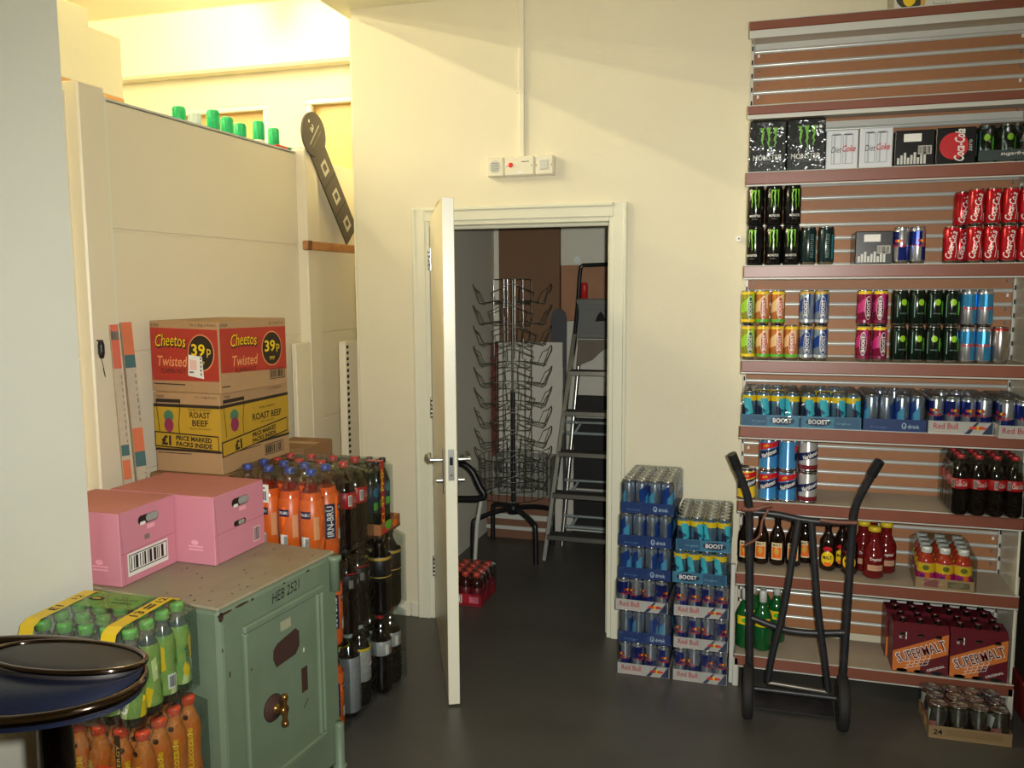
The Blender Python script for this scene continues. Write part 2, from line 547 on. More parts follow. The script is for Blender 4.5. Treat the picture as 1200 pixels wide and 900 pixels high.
# the door, open towards the camera
hx, hy = -1.500, YW - .012
dang = math.atan2(2.975 - hy, -1.128 - hx)
DOORM = mat('door_gloss_paint', (238, 226, 192), 0.32, var=0.03, scale=6)
door = bpy.data.objects.new('door_1', None); COL.objects.link(door); door.location = (hx, hy, 0); door.rotation_euler = (0, 0, dang); struct(door)
L = math.hypot(2.975 - hy, -1.128 - hx)
mb = MB()
# local +X runs from the hinge to the free edge; local -Y is the face seen from the left of the leaf
box(mb, 0, L, -.022, .022, .008, 1.945, DOORM, .002)
rect(mb, -.020, .020, .010, 1.943, plane((L + .0006, 0, 0), (0, 1, 0), (0, 0, 1)), GLOSSW)
mb.build('leaf', door)
for sgn, nm in ((-1, 'handle_outer'), (1, 'handle_inner')):
    mb = MB()
    y = sgn * .022
    box(mb, L - .078, L - .036, min(y, y + sgn * .008), max(y, y + sgn * .008), .835, 1.005, ALU, .003)
    tube(mb, [(L - .057, y, .965), (L - .057, y + sgn * .055, .965)], .008, ALU, 10)
    tube(mb, [(L - .057, y + sgn * .052, .965), (L - .10, y + sgn * .056, .967), (L - .165, y + sgn * .052, .966)], .0085, ALU, 10)
    tube(mb, [(L - .057, y, .885), (L - .057, y + sgn * .032, .885)], .010, ALU, 10)
    mb.build('handle', door)
mb = MB()
fe = plane((L + .001, 0, 0), (0, 1, 0), (0, 0, 1))
box(mb, L, L + .0012, -.0115, .0115, .895, 1.015, ALU)
box(mb, L + .001, L + .009, -.006, .006, .955, .985, DBLACK, .002)
ell(mb, 0, .915, .004, .004, plane((L + .0018, 0, 0), (0, 1, 0), (0, 0, 1)), DSILVER)
mb.build('latch_plate', door)
for z in (.22, 1.0, 1.70):
    mb = MB()
    for k in range(5):
        lathe(mb, [(0, z + k * .02), (.0075, z + k * .02), (.0075, z + k * .02 + .0185), (0, z + k * .02 + .0185)], 10, STEEL, cx=-.014, cy=-.026)
    box(mb, -.012, .03, -.0235, -.022, z, z + .1, STEEL)
    mb.build('hinge', door)

# alarm panel and its conduit
al = thing('alarm_panel', 'white triple alarm box with red lamp on wall above the doorway', 'alarm', (-1.075, YW, 2.155))
IV = mat('ivory_plastic', (226, 220, 196), 0.4, var=0.03, scale=30)
def abox(x0, x1, nm):
    mb = MB()
    box(mb, x0, x1, -.036, 0, -.043, .043, IV, .004)
    box(mb, x0 + .003, x1 - .003, -.042, -.035, -.040, .040, IV, .004)
    return mb
mb = abox(-.158, -.078, 's'); o = mb.build('sounder', al)
mb = MB(); ell(mb, -.118, 0, .026, .028, front(0, -.0432, 0), GREYSTEEL, 16)
for k in range(5): rect(mb, -.136, -.100, -.018 + k * .008, -.015 + k * .008, front(0, -.0437, 0), GREYINK)
mb.build('grille', o)
mb = abox(-.076, .064, 'c'); o = mb.build('control_unit', al)
mb = MB(); lathe(mb, [(0, .009), (.007, .008), (.010, .004), (.011, 0)], 14, emit('red_lamp', (214, 40, 30), 0.25), M=Matrix.Translation((-.045, -.042, .005)) @ Matrix.Rotation(PI / 2, 4, 'X')); mb.build('lamp', o)
mb = MB()
for u in (-.062, .052): ell(mb, u, 0, .003, .003, front(0, -.0425, 0), GREYINK, 8)
rect(mb, -.016, .012, -.032, -.022, front(0, -.0425, 0), WHITE); rect(mb, .005, .04, .016, .02, front(0, -.0425, 0), GREYINK)
mb.build('marking', o)
mb = abox(.066, .152, 'd'); o = mb.build('sensor', al)
mb = MB(); box(mb, .088, .128, -.046, -.041, -.02, .022, GREYSTEEL, .004)
for u in (.074, .143): ell(mb, u, 0, .003, .003, front(0, -.0425, 0), GREYINK, 8)
mb.build('window', o)
mb = MB()
box(mb, -1.089, -1.064, YW - .016, YW, 2.199, CE - .002, IV, .003)
box(mb, -1.104, -1.094, YW - .006, YW, 2.476, 2.486, IV, .002); box(mb, -1.060, -1.050, YW - .006, YW, 2.476, 2.486, IV, .002)
tag(mb.build('cable_conduit'), 'thin white cable conduit rising from the alarm box to the ceiling', 'conduit')
mb = MB(); box(mb, -.139, -.115, YW - .012, YW, 1.803, 1.830, WHITE, .003); ell(mb, -.127, 1.817, .004, .004, front(0, YW - .0126, 0), GREYINK, 8)
tag(mb.build('wall_plate'), 'tiny white square plate on the wall left of the shelving', 'switch')

# ------------------------------------------------------------------ things along the partition
def leaning(name, label, cat, base, topp, w, t, bands, facing):
    """flat long strip from base to topp with bands of print; facing: normal direction"""
    b, tp = Vector(base), Vector(topp)
    ax = (tp - b); Ln = ax.length; ax.normalize()
    n = Vector(facing); n = (n - ax * n.dot(ax)).normalized()
    s = ax.cross(n).normalized()
    M = Matrix(((s.x, n.x, ax.x, b.x), (s.y, n.y, ax.y, b.y), (s.z, n.z, ax.z, b.z), (0, 0, 0, 1)))
    mb = MB()
    box(mb, -w / 2, w / 2, -t, 0, 0, Ln, bands[0], .001, M)
    f = lambda u, v: M @ Vector((u, .0006, v))
    for q in bands[1]:
        q(mb, f, Ln, w)
    return tag(mb.build(name), label, cat)
STRIPG = mat('grey_tape_card', (176, 162, 140), 0.6, var=0.1, scale=60)
ORA2 = mat('orange_card', (196, 104, 66), 0.6, var=0.05)
TEAL2 = mat('teal_card', (60, 96, 96), 0.6, var=0.08)
def band(a, b, m):
    return lambda mb, f, Ln, w: rect(mb, -w / 2, w / 2, a * Ln, b * Ln, f, m)
def scrib(a, b, m):
    def g(mb, f, Ln, w):
        rg = random.Random(int(a * 1000))
        v = a * Ln
        while v < b * Ln:
            rect(mb, w * .28, w * .42, v, v + .006 + rg.random() * .01, f, m); v += .022
    return g
leaning('printed_strip', 'taller grey strip with two orange and teal bands leaning on partition', 'strip', (-2.02, 2.448, .0), (-2.135, 2.475, 1.505), .036, .016,
        (STRIPG, [band(.925, 1.0, ORA2), band(.895, .925, TEAL2), band(.70, .755, ORA2), band(.665, .70, TEAL2), scrib(.77, .88, GREYINK), scrib(.5, .65, GREYINK)]), (.9, -.45, 0))
leaning('printed_strip', 'narrow grey strip with red orange top leaning behind the taller strip', 'strip', (-2.05, 2.392, .0), (-2.128, 2.408, 1.50), .027, .012,
        (STRIPG, [band(.90, 1.0, mat('rust_card', (192, 92, 70), 0.6)), band(.965, .985, GREYINK), band(.645, .69, ORA2), band(.70, .725, TEAL2), scrib(.73, .88, GREYINK)]), (.9, -.45, 0))
mb = MB()
M = Matrix.Translation((-2.135, 2.352, 1.42))
lathe(mb, [(0, -.032), (.007, -.030), (.011, -.014), (.011, .014), (.007, .030), (0, .032)], 12, BLACK, M=M)
tube(mb, arc([(-2.137, 2.352, 1.392), (-2.132, 2.356, 1.35), (-2.134, 2.362, 1.325), (-2.137, 2.358, 1.355)]), .0012, BLACK, 6)
tube(mb, [(-2.151, 2.352, 1.449), (-2.135, 2.352, 1.447)], .003, BLACK, 6)
tag(mb.build('hanging_brush'), 'small black brush hanging with a looped cord on the partition post', 'brush')

# wooden batten across the far post
mb = MB(); box(mb, -2.149, -2.125, 3.70, 4.3, 1.803, 1.845, WOOD, .002); box(mb, -2.152, -2.120, 3.715, 3.745, 1.801, 1.847, mat('dark_wood_end', (110, 66, 40), .6), .002)
tag(mb.build('wooden_batten'), 'brown wooden batten fixed across the far partition post', 'batten')

# slotted shop upright and the pale boards leaning by it
mb = MB(); box(mb, -2.05, -2.01, 3.845, 3.985, 0, 1.352, PANEL, .002)
f = plane((-2.0094, 3.84, 0), (0, 1, 0), (0, 0, 1))
for k in range(44): rect(mb, .012, .034, .05 + k * .0295, .066 + k * .0295, f, DBLACK)
tag(mb.build('slotted_upright'), 'cream metal upright with a row of black slots by wall corner', 'upright')
mb = MB(); box(mb, -2.145, -2.12, 3.56, 3.70, 0, 1.36, PANEL, .004)
tag(mb.build('spare_panel'), 'narrow cream panel leaning beside the slotted upright', 'panel')

# header display strip hanging over the partition
ds = thing('display_strip', 'dark display strip with round head leaning over the partition top', 'sign', (-2.139, 3.82, 2.34))
CARD = mat('charcoal_card', (74, 66, 60), 0.55, var=0.05)
fx = plane((0.0, 0, 0), (0, 1, 0), (0, 0, 1))
mb = MB()
MX = Matrix(((0, 0, 1, 0), (1, 0, 0, 0), (0, 1, 0, 0), (0, 0, 0, 1)))   # draws (y, z) and extrudes along x
prism(mb, [(.112 * math.cos(2 * PI * k / 40), .02 + .105 * math.sin(2 * PI * k / 40)) for k in range(40)], -.005, .005, CARD, MX)
f = plane((.0058, 0, 0), (0, 1, 0), (0, 0, 1))
text(mb, 'a', f, WHITE, -.02, .045, h=.035, rot=-35)
ell(mb, -.05, .075, .008, .008, f, WHITE)
line(mb, [(-.045, -.035), (.045, .07)], .008, f, mat('pale_grey_print', (190, 184, 172), .5))
line(mb, [(-.02, -.045), (.062, .045)], .006, f, GREYINK)
mb.build('round_head', ds)
mb = MB()
dirv = Vector((0.36, -.42)).normalized(); nrm = Vector((-dirv.y, dirv.x))
def sp(a, b): return (.03 + dirv.x * a + nrm.x * b, -.03 + dirv.y * a + nrm.y * b)
prism(mb, [sp(0, -.075), sp(.547, -.075), sp(.547, .075), sp(0, .075)], -.012, -.004, CARD, MX)
f = plane((-.0034, 0, 0), (0, 1, 0), (0, 0, 1))
for a in (.09, .26, .43):
    quad(mb, [sp(a, -.03), sp(a + .07, -.03), sp(a + .07, .03), sp(a, .03)], f, mat('pale_grey_print', (190, 184, 172), .5))
    quad(mb, [sp(a + .015, -.016), sp(a + .05, -.016), sp(a + .05, .016), sp(a + .015, .016)], lambda u, v: f(u, v) + Vector((.0006, 0, 0)), CARD)
line(mb, [sp(.2, -.075), sp(.2, .075)], .008, f, INK); line(mb, [sp(.37, -.075), sp(.37, .075)], .008, f, INK)
mb.build('strip_body', ds)
mb = MB()
tube(mb, arc([(-.008, .055, -.03), (-.008, .10, -.02), (-.008, .12, .0), (-.008, .105, .0)]), .005, BLACK, 6)
mb.build('hook', ds)

# green-topped bottles on the shop side
SOAP = mat('white_bottle', (224, 226, 214), 0.35)
CAPG = mat('bright_green_cap', (20, 180, 110), 0.35)
mb = MB(); box(mb, -2.60, -2.25, 2.9, 4.3, 2.07, 2.095, GREYSTEEL, .004); box(mb, -2.28, -2.25, 2.9, 4.3, 1.2, 2.07, GREYSTEEL, .004); 
struct(mb.build('trim_shop_shelf'))
def topbottle(y, x, dz, capm, label):
    h = .255 + dz
    t = MB(); lathe(t, [(0, 0), (.032, 0), (.036, .01), (.036, h * .55), (.030, h * .68), (.017, h * .78), (.017, h * .82), (0, h * .82)], 20, SOAP)
    o = tag(t.build('detergent_bottle', loc=(x, y, 2.0955)), label, 'bottle', 'bottles along the partition top')
    t = MB(); lathe(t, [(0, h * .72), (.027, h * .72), (.025, h * .99), (.020, h * 1.0), (0, h * 1.0)], 16, capm)
    for k in range(10):
        a = 2 * PI * k / 10
        box(t, .025 * math.cos(a) - .002, .025 * math.cos(a) + .002, .025 * math.sin(a) - .002, .025 * math.sin(a) + .002, h * .73, h * .97, capm)
    t.build('cap', o)
CLR = mat('clear_white_cap', (206, 226, 220), 0.3)
for y, x, dz, cm, lb in ((3.16, -2.40, .03, CAPG, 'leftmost green-capped bottle peeping over the partition, standing behind a white-capped one'), (3.17, -2.33, 0.0, CLR, 'white-capped bottle peeping over the partition among green-capped ones'),
        (3.31, -2.34, .04, CAPG, 'green-capped bottle right of the white-capped one over the partition'), (3.41, -2.34, .028, CAPG, 'green cap over the partition, second left of the tall pair'),
        (3.51, -2.34, .018, CAPG, 'lowest green cap over the partition, just left of the two tall ones'), (3.66, -2.34, .055, CAPG, 'tall green-capped bottle over the partition, left one of the tall pair'),
        (3.79, -2.34, .045, CAPG, 'tall green-capped bottle over the partition, right one of the tall pair')):
    topbottle(y, x, dz, cm, lb)
for y0, y1, z1, m, nm, lb in ((3.72, 3.80, 2.305, RED, 'small_red_box', 'small dark red box between bottles over the partition'), (3.86, 3.97, 2.315, mat('dark_green_box', (30, 110, 70), .5), 'small_green_box', 'low green box at the right end over the partition'),
                          (3.99, 4.06, 2.33, mat('pink_red_box', (214, 50, 70), .5), 'small_pink_box', 'small pinkish red box beside the round display head')):
    t = MB(); xx = -2.27 if m is RED else -2.30
    box(t, xx - .03, xx, y0, y1, 2.096, z1, m, .002); rect(t, y0 + .02, y1 - .02, z1 - .03, z1 - .012, plane((xx + .0006, 0, 0), (0, 1, 0), (0, 0, 1)), WHITE)
    tag(t.build(nm), lb, 'box')

# ------------------------------------------------------------------ safe
sf = thing('safe', 'old pale green steel safe with brass handle and number written on it', 'safe', (-1.418, 1.932, 0), R(84))
SG = mat('safe_green_paint', (110, 128, 105), 0.5, var=0.06, scale=14, bump=0.06, bscale=50, dark=(96, 112, 90), dscale=5, damt=0.5)
SGTOP = mat('safe_worn_top', (146, 140, 116), 0.42, var=0.08, scale=20, dark=(128, 118, 94), dscale=7, damt=0.6)
RUST = mat('rust_chip', (60, 36, 28), 0.8)
mb = MB(); box(mb, 0, .567, 0, .615, .012, .742, SG, .012)
f = front(0, -.0008, 0)
rg = random.Random(4)
for (u, v, a, b) in ((.004, .735, .010, .014), (.02, .741, .03, .004), (.09, .742, .03, .004), (.135, .741, .006, .004), (.28, .741, .006, .003), (.40, .742, .01, .003), (.006, .64, .004, .006), (.03, .56, .003, .01)):
    ell(mb, u + .006, v - .012, a, b, f, RUST, 8)
text(mb, 'HEB 2521', f, INK, .295, .702, w=.135, h=.032, shear=0.2, rot=2, bold=.0)
mb.build('body', sf)
mb = MB(); box(mb, .004, .563, .004, .611, .738, .7495, SGTOP, .004)
ft = top(0, 0, .7501)
for k in range(26):
    ell(mb, rg.uniform(.02, .55), rg.uniform(.01, .35), rg.uniform(.002, .006), rg.uniform(.002, .004), ft, RUST, 6)
mb.build('top_plate', sf)
mb = MB(); box(mb, .012, .025, -.004, 0, .03, .70, SG, .003) 
mb.build('edge_strip', sf)
mb = MB()
fb = front(0, -.0095, 0)
box(mb, .085, .468, -.009, 0, .155, .663, SG, .003)
for q in ((.085, .468, .645, .668), (.085, .468, .15, .172), (.085, .105, .172, .645), (.430, .446, .172, .645), (.452, .470, .172, .645)):
    box(mb, q[0], q[1], -.018, 0, q[2], q[3], SG, .005)
f = front(0, -.0098, 0)
prism(mb, [(.212, .518), (.225, .490), (.318, .494), (.338, .515), (.338, .560), (.322, .575), (.232, .560), (.214, .546)], .0092, .0112, RUST, Matrix(((1, 0, 0, 0), (0, 0, -1, 0), (0, 1, 0, 0), (0, 0, 0, 1))))
box(mb, .344, .374, -.0115, -.009, .354, .434, RUST, .001)
ell(mb, .36, .49, .004, .008, f, WHITE, 8); ell(mb, .115, .53, .003, .004, f, RUST, 8)
rect(mb, .25, .30, .59, .62, f, mat('pale_worn_patch', (160, 160, 132), .6))
line(mb, [(.352, .30), (.375, .325)], .004, f, RUST)
dr = mb.build('door', sf)
BRASS = mat('old_brass', (150, 112, 60), 0.3, 0.9, var=0.15, scale=30)
MFR = Matrix.Translation((.200, -.009, .375)) @ Matrix.Rotation(PI / 2, 4, 'X')
mb = MB(); lathe(mb, [(.040, 0), (.042, .004), (.036, .012), (.014, .016), (.010, .036), (.014, .040), (.014, .050), (0, .053)], 24, [RUST, RUST, RUST, BRASS, BRASS, BRASS, BRASS], M=MFR)
tube(mb, [(.200, -.055, .375 - .036), (.200, -.055, .375 - .02), (.200, -.055, .375), (.200, -.055, .375 + .02), (.200, -.055, .375 + .036)], .008, BRASS, 10, rs=[.009, .0065, .011, .0065, .009])
for s in (-1, 1): lathe(mb, [(0, -.014), (.012, -.009), (.014, 0), (.012, .009), (0, .014)], 12, BRASS, M=Matrix.Translation((.200, -.055, .375 + s * .041)) @ Matrix.Scale(.8, 4))
mb.build('handle', dr)
for z0, z1 in ((.625, .742), (.02, .165)):
    mb = MB(); lathe(mb, [(0, z0), (.017, z0), (.017, z1 - .018), (.024, z1 - .012), (.024, z1), (0, z1)] if z0 > .3 else [(0, .004), (.025, .004), (.025, .016), (.017, .02), (.017, z1 - .01), (.014, z1), (0, z1)], 18, SG, cx=.535, cy=-.012)
    mb.build('hinge', sf)

# ------------------------------------------------------------------ pink cartons on the safe
PINK = mat('pink_card', (206, 134, 150), 0.6, var=0.03, scale=12)
PINKT = mat('pink_card_duller_top', (192, 122, 118), 0.65, var=0.06, scale=10)  # top face a little darker and duller than the sides
def pink(name, label, corner, rz, w, d, big):
    """corner = near right bottom corner; w along +Y (front faces +X), d along -X"""
    t = thing(name, label, 'box', corner, rz)
    h = .2195
    mb = MB(); box(mb, -d, 0, 0, w, 0, h, PINK, .002)
    f = plane((.0008, 0, 0), (0, 1, 0), (0, 0, 1))
    line(mb, [(.002, .095), (w - .002, .10)], .0015, f, mat('pink_fold', (168, 84, 108), .7))
    line(mb, [(.004, h), (.018, .002)], .0012, f, mat('pink_fold', (168, 84, 108), .7))
    FNT = mat('pink_faint_print', (238, 170, 186), .6)
    fl = front(0, -.0008, 0)
    for v in (.045, .055): rect(mb, -.10, -.045, v, v + .005, fl, FNT)
    ell(mb, -.075, .07, .014, .008, fl, FNT); rect(mb, w * .48, w * .62, .145, .158, f, FNT)
    if big:
        rect(mb, .028, .205, .022, .092, f, WHITE)
        frame2(mb, .034, .20, .034, .086, .003, lambda u, v: f(u, v) + Vector((.0005, 0, 0)), INK)
        bars(mb, .042, .192, .04, .08, lambda u, v: f(u, v) + Vector((.0005, 0, 0)), 3)
        rect(mb, w * .43, w * .52, .115, .13, f, GREYINK)
    else:
        rect(mb, .20, .238, .02, .072, f, mat('pale_pink_label', (226, 190, 190), .6))
        bars(mb, .204, .234, .024, .068, lambda u, v: f(u, v) + Vector((.0005, 0, 0)), 5)
    mb.build('carton', t)
    mb = MB(); box(mb, -d + .001, -.001, .001, w - .001, h, h + .0015, PINKT, .0005)
    mb.build('top_flap', t)
    mb = MB()   # hand hole with bottle film showing inside
    cu, cv = (w * .5, .178) 
    def slot(u0, u1, v, r, dx, m):
        n = 8
        pts = [(u1 + r * math.cos(a), v + r * math.sin(a)) for a in [(-.5 + k / n) * PI for k in range(n + 1)]] + [(u0 + r * math.cos(a), v + r * math.sin(a)) for a in [(.5 + k / n) * PI for k in range(n + 1)]]
        mb.add([Vector((dx, p[0], p[1])) for p in pts], [tuple(range(len(pts)))], m)
    slot(cu - .028, cu + .034, cv, .014, .0010, INK)
    slot(cu + .004, cu + .034, cv + .001, .012, .0016, mat('grey_film_inside', (150, 158, 152), .25))
    slot(cu - .03, cu - .015, cv - .01, .005, .0016, WHITE)
    mb.build('hand_hole', t)
    mb = MB()
    if not big:
        slot(cu - .026, cu + .02, cv - .07, .009, .0010, INK)
        slot(cu - .005, cu + .015, cv - .07, .007, .0016, mat('grey_film_inside', (150, 158, 152), .25))
        mb.build('hand_hole', t)
pink('pink_carton', 'pink carton with a large barcode on safe, nearer the white wall', (-1.792, 2.0, .7505), 0, .243, .30, True)
pink('pink_carton', 'pink carton with two hand holes on safe, touching the orange soda bottles', (-1.646, 2.244, .7505), R(-1.5), .266, .40, False)

# ------------------------------------------------------------------ crisp cartons
CRED = mat('carton_red_print', (172, 54, 40), 0.55, var=0.05)
CYEL = mat('carton_yellow_print', (184, 148, 40), 0.55, var=0.05)
CBLK = mat('carton_black_print', (44, 34, 26), 0.6)
CTAN = mat('carton_tan_print', (224, 150, 96), 0.6)
def crisp1():
    t = thing('crisp_carton', 'red and kraft crisp carton with black price circles, topmost of its stack', 'box', (-1.853, 2.598, 1.2465), R(-6))
    w, d, h = .318, .378, .256
    mb = MB(); box(mb, -w, 0, 0, d, 0, h, KRAFT, .002)
    fl = front(0, -.0007, 0); fr = right(.0007, 0, 0)
    fl2 = front(0, -.0014, 0); fr2 = right(.0014, 0, 0); fl3 = front(0, -.002, 0); fr3 = right(.002, 0, 0); fl4 = front(0, -.003, 0)
    quad(mb, [(-w + .004, .040), (-.004, .044), (-.004, .228), (-w + .004, .234)], fl, CRED)
    quad(mb, [(.006, .074), (d - .004, .060), (d - .004, .226), (.006, .232)], fr, CRED)
    for f, a, b, cx, mid in ((fl2, fl3, None, -.22, -.08), (fr2, fr3, None, .13, .288)):
        text(mb, 'Cheetos', f, CBLK, cx + .002, .181, w=.148, h=.052, shear=.2, bold=.03, arch=.006)
        text(mb, 'Cheetos', a, YELLOW, cx, .184, w=.142, h=.044, shear=.2, bold=.0, arch=.006)
        text(mb, 'Twisted', f, CTAN, cx + .005, .112, w=.140, h=.038, shear=.2, bold=.01)
        text(mb, 'FLAMIN HOT', f, CBLK, cx + .008, .077, w=.115, h=.017)
        ell(mb, mid, .145, .060, .066, f, CTAN, 24); ell(mb, mid, .145, .056, .062, a, CBLK, 24)
        g = (lambda q: (lambda u, v: q(u, v) + (Vector((0, -.0006, 0)) if q is fl3 else Vector((.0006, 0, 0)))))(a)
        text(mb, '39', g, YELLOW, mid - .012, .155, h=.044, w=.062, bold=.02); text(mb, 'p', g, YELLOW, mid + .036, .145, h=.03); text(mb, 'PMP', g, YELLOW, mid, .108, h=.014, w=.03)
    text(mb, '43404', fl, CBLK, -w + .027, .243, w=.038, h=.012); text(mb, '30 x 30g e Packs', fl, CBLK, -.07, .243, w=.118, h=.011)
    text(mb, '43404', fr, CBLK, .028, .243, w=.038, h=.012); text(mb, '30 x 30g Packs', fr, CBLK, .32, .240, w=.09, h=.010)
    rect(mb, -w + .01, -.16, .026, .030, fl, CBLK); rect(mb, .008, .05, .022, .026, fr, CBLK)
    frame2(mb, .272, .362, .026, .066, .003, fr, CBLK); bars(mb, .28, .354, .032, .060, fr, 9)
    mb.build('carton', t)
    mb = MB(); quad(mb, [(-.142, .062), (-.070, .052), (-.076, .132), (-.138, .138)], fl4, WHITE)
    f5 = front(0, -.0036, 0)
    quad(mb, [(-.134, .085), (-.10, .083), (-.10, .118), (-.133, .121)], f5, mat('pale_salmon', (232, 196, 180), .5))
    for k in range(5): rect(mb, -.085, -.078, .064 + k * .014, .073 + k * .014, f5, GREYINK)
    rect(mb, -.136, -.115, .072, .078, f5, GREYINK)
    mb.build('delivery_label', t)
    mb = MB(); box(mb, -w + .002, -.002, .002, d / 2 - .001, h, h + .002, KRAFT, .0005); box(mb, -w + .002, -.002, d / 2 + .001, d - .002, h, h + .002, KRAFT, .0005)
    mb.build('top_flap', t)
crisp1()
def crisp2():
    t = thing('crisp_carton', 'yellow banded kraft crisp carton directly under the red one', 'box', (-1.858, 2.595, .955), R(-1.5))
    w, d, h = .285, .432, .2905
    mb = MB(); box(mb, -w, 0, 0, d, 0, h, KRAFT, .002)
    for f0, sgn, W in ((front(0, -.0007, 0), -1, w), (right(.0007, 0, 0), 1, d)):
        off = Vector((0, -.0007, 0)) if sgn < 0 else Vector((.0007, 0, 0))
        lay = lambda k, f0=f0, off=off: (lambda u, v: f0(u, v) + off * k)
        X = (lambda t_: -w + t_ * w) if sgn < 0 else (lambda t_: t_ * d)
        quad(mb, [(X(.0), .238), (X(1), .238), (X(1), .250), (X(0), .250)], lay(0), CBLK)
        quad(mb, [(X(.0), .085), (X(1), .085), (X(1), .239), (X(0), .239)], lay(0), CYEL)
        quad(mb, [(X(.0), .077), (X(1), .077), (X(1), .087), (X(0), .087)], lay(0), CBLK)
        # bag outline, its printed head left out
        a, b = X(.05), X(.32 if sgn > 0 else .40)
        m_ = (a + b) / 2; hw = (b - a) / 2
        line(mb, [(a + hw * .15, .13), (a + hw * .1, .18), (a - hw * .02, .235), (a + .0, .262)], .003, lay(1), CBLK)
        line(mb, [(b - hw * .1, .13), (b - hw * .15, .18), (b + hw * .02, .235), (b, .262)], .003, lay(1), CBLK)
        quad(mb, [(a - .004, .255), (b + .004, .255), (b + .004, .268), (a - .004, .268)], lay(1), CBLK)
        ell(mb, m_, .205, hw * .42, .022, lay(1), mat('carton_green_print', (70, 120, 90), .6)); ell(mb, m_, .172, hw * .40, .026, lay(2), mat('carton_plum_print', (140, 44, 80), .6))
        tx = X(.70 if sgn < 0 else .66); tw = .095 if sgn < 0 else .19
        if sgn < 0:
            text(mb, 'ROAST', lay(1), CBLK, tx, .213, w=.088, h=.022, bold=.02); text(mb, 'BEEF', lay(1), CBLK, tx, .184, w=.068, h=.022, bold=.02)
        else:
            text(mb, 'ROAST BEEF', lay(1), CBLK, tx, .180, w=.19, h=.026, bold=.02, rot=-1)
        text(mb, 'FAMILY SNACKS', lay(1), CBLK, tx, .232 if sgn < 0 else .212, w=.10, h=.009)
        text(mb, 'BAKED CORN SNACKS', lay(1), CBLK, tx, .163 if sgn < 0 else .157, w=.09, h=.007)
        # price flash, slanting on the right-hand face
        s0, s1 = (.096, .088) if sgn < 0 else (.066, .100)
        quad(mb, [(X(.0), s0 - .005), (X(.97), s1 - .005), (X(.97), s1 + .052), (X(0), s0 + .052)], lay(2), CBLK)
        quad(mb, [(X(.012), s0), (X(.96), s1), (X(.96), s1 + .047), (X(.012), s0 + .047)], lay(3), CYEL)
        an = math.degrees(math.atan2(s1 - s0, abs(X(1) - X(0))))
        text(mb, '£1', lay(4), CBLK, X(.18 if sgn < 0 else .22), s0 + .022 + (s1 - s0) * .2, h=.038, w=.042, bold=.06, rot=an)
        text(mb, 'PRICE MARKED', lay(4), CBLK, X(.60), s0 + .034 + (s1 - s0) * .6, h=.018, w=.155, bold=.04, rot=an)
        text(mb, 'PACKS INSIDE', lay(4), CBLK, X(.60), s0 + .012 + (s1 - s0) * .6, h=.018, w=.155, bold=.04, rot=an)
        text(mb, '12 x 68g Packs', lay(0), CBLK, X(.8), .277, w=.09, h=.009); text(mb, '74000', lay(0), CBLK, X(.1), .277, w=.035, h=.010)
        rect(mb, X(.03), X(.55), .068, .071, lay(0), CBLK)
        if sgn > 0:
            frame2(mb, .262, .388, .022, .064, .003, lay(0), CBLK); bars(mb, .27, .38, .028, .058, lay(0), 12)
    mb.build('carton', t)
    mb = MB(); box(mb, -w + .002, -.002, .002, d - .002, h, h + .001, KRAFT, .0004); mb.build('top_flap', t)
crisp2()
def brown_carton(label, x0, x1, y0, y1, z0, z1):
    t = thing('brown_carton', label, 'box', ((x0 + x1) / 2, y0, z0))
    hw = (x1 - x0) / 2; d = y1 - y0; h = z1 - z0
    mb = MB(); box(mb, -hw, hw, 0, d, 0, h - .002, DKRAFT, .003); mb.build('carton', t)
    mb = MB(); box(mb, -hw + .003, hw - .003, .003, d / 2 - .001, h - .002, h, DKRAFT, .0005); box(mb, -hw + .003, hw - .003, d / 2 + .001, d - .003, h - .002, h, DKRAFT, .0005); mb.build('top_flap', t)
    mb = MB(); rect(mb, -hw + .003, hw - .003, d / 2 - .025, d / 2 + .025, top(0, 0, h + .0006), mat('parcel_tape', (170, 128, 78), .3)); mb.build('tape', t)
brown_carton('brown carton on the floor behind the safe, carrying another', -2.15, -1.83, 2.56, 3.0, 0, .476)
brown_carton('brown carton stacked under the yellow banded crisp carton', -2.15, -1.845, 2.57, 3.01, .476, .954)
brown_carton('dark brown carton behind the orange soda bottles, below the pale panel', -2.10, -1.90, 3.22, 3.52, 0, .50)
brown_carton('small dark brown carton standing on top beyond the crisp cartons', -2.11, -1.91, 3.24, 3.50, .50, .93)

# ------------------------------------------------------------------ drinks: prototypes copied where needed
_P = {}
def inst(key, make, parent=None, loc=(0, 0, 0), rz=0.0, label=None, cat=None, group=None, name=None):
    if key not in _P:
        o = make(); _P[key] = o
        o.parent = parent; o.location = loc; o.rotation_euler = (0, 0, rz)
    else:
        o = clone(_P[key], None, loc, rz)
        o.parent = parent
        for k in ('label', 'category', 'group', 'kind'):
            if k in o: del o[k]
    if name: o.name = name
    return tag(o, label, cat, group)

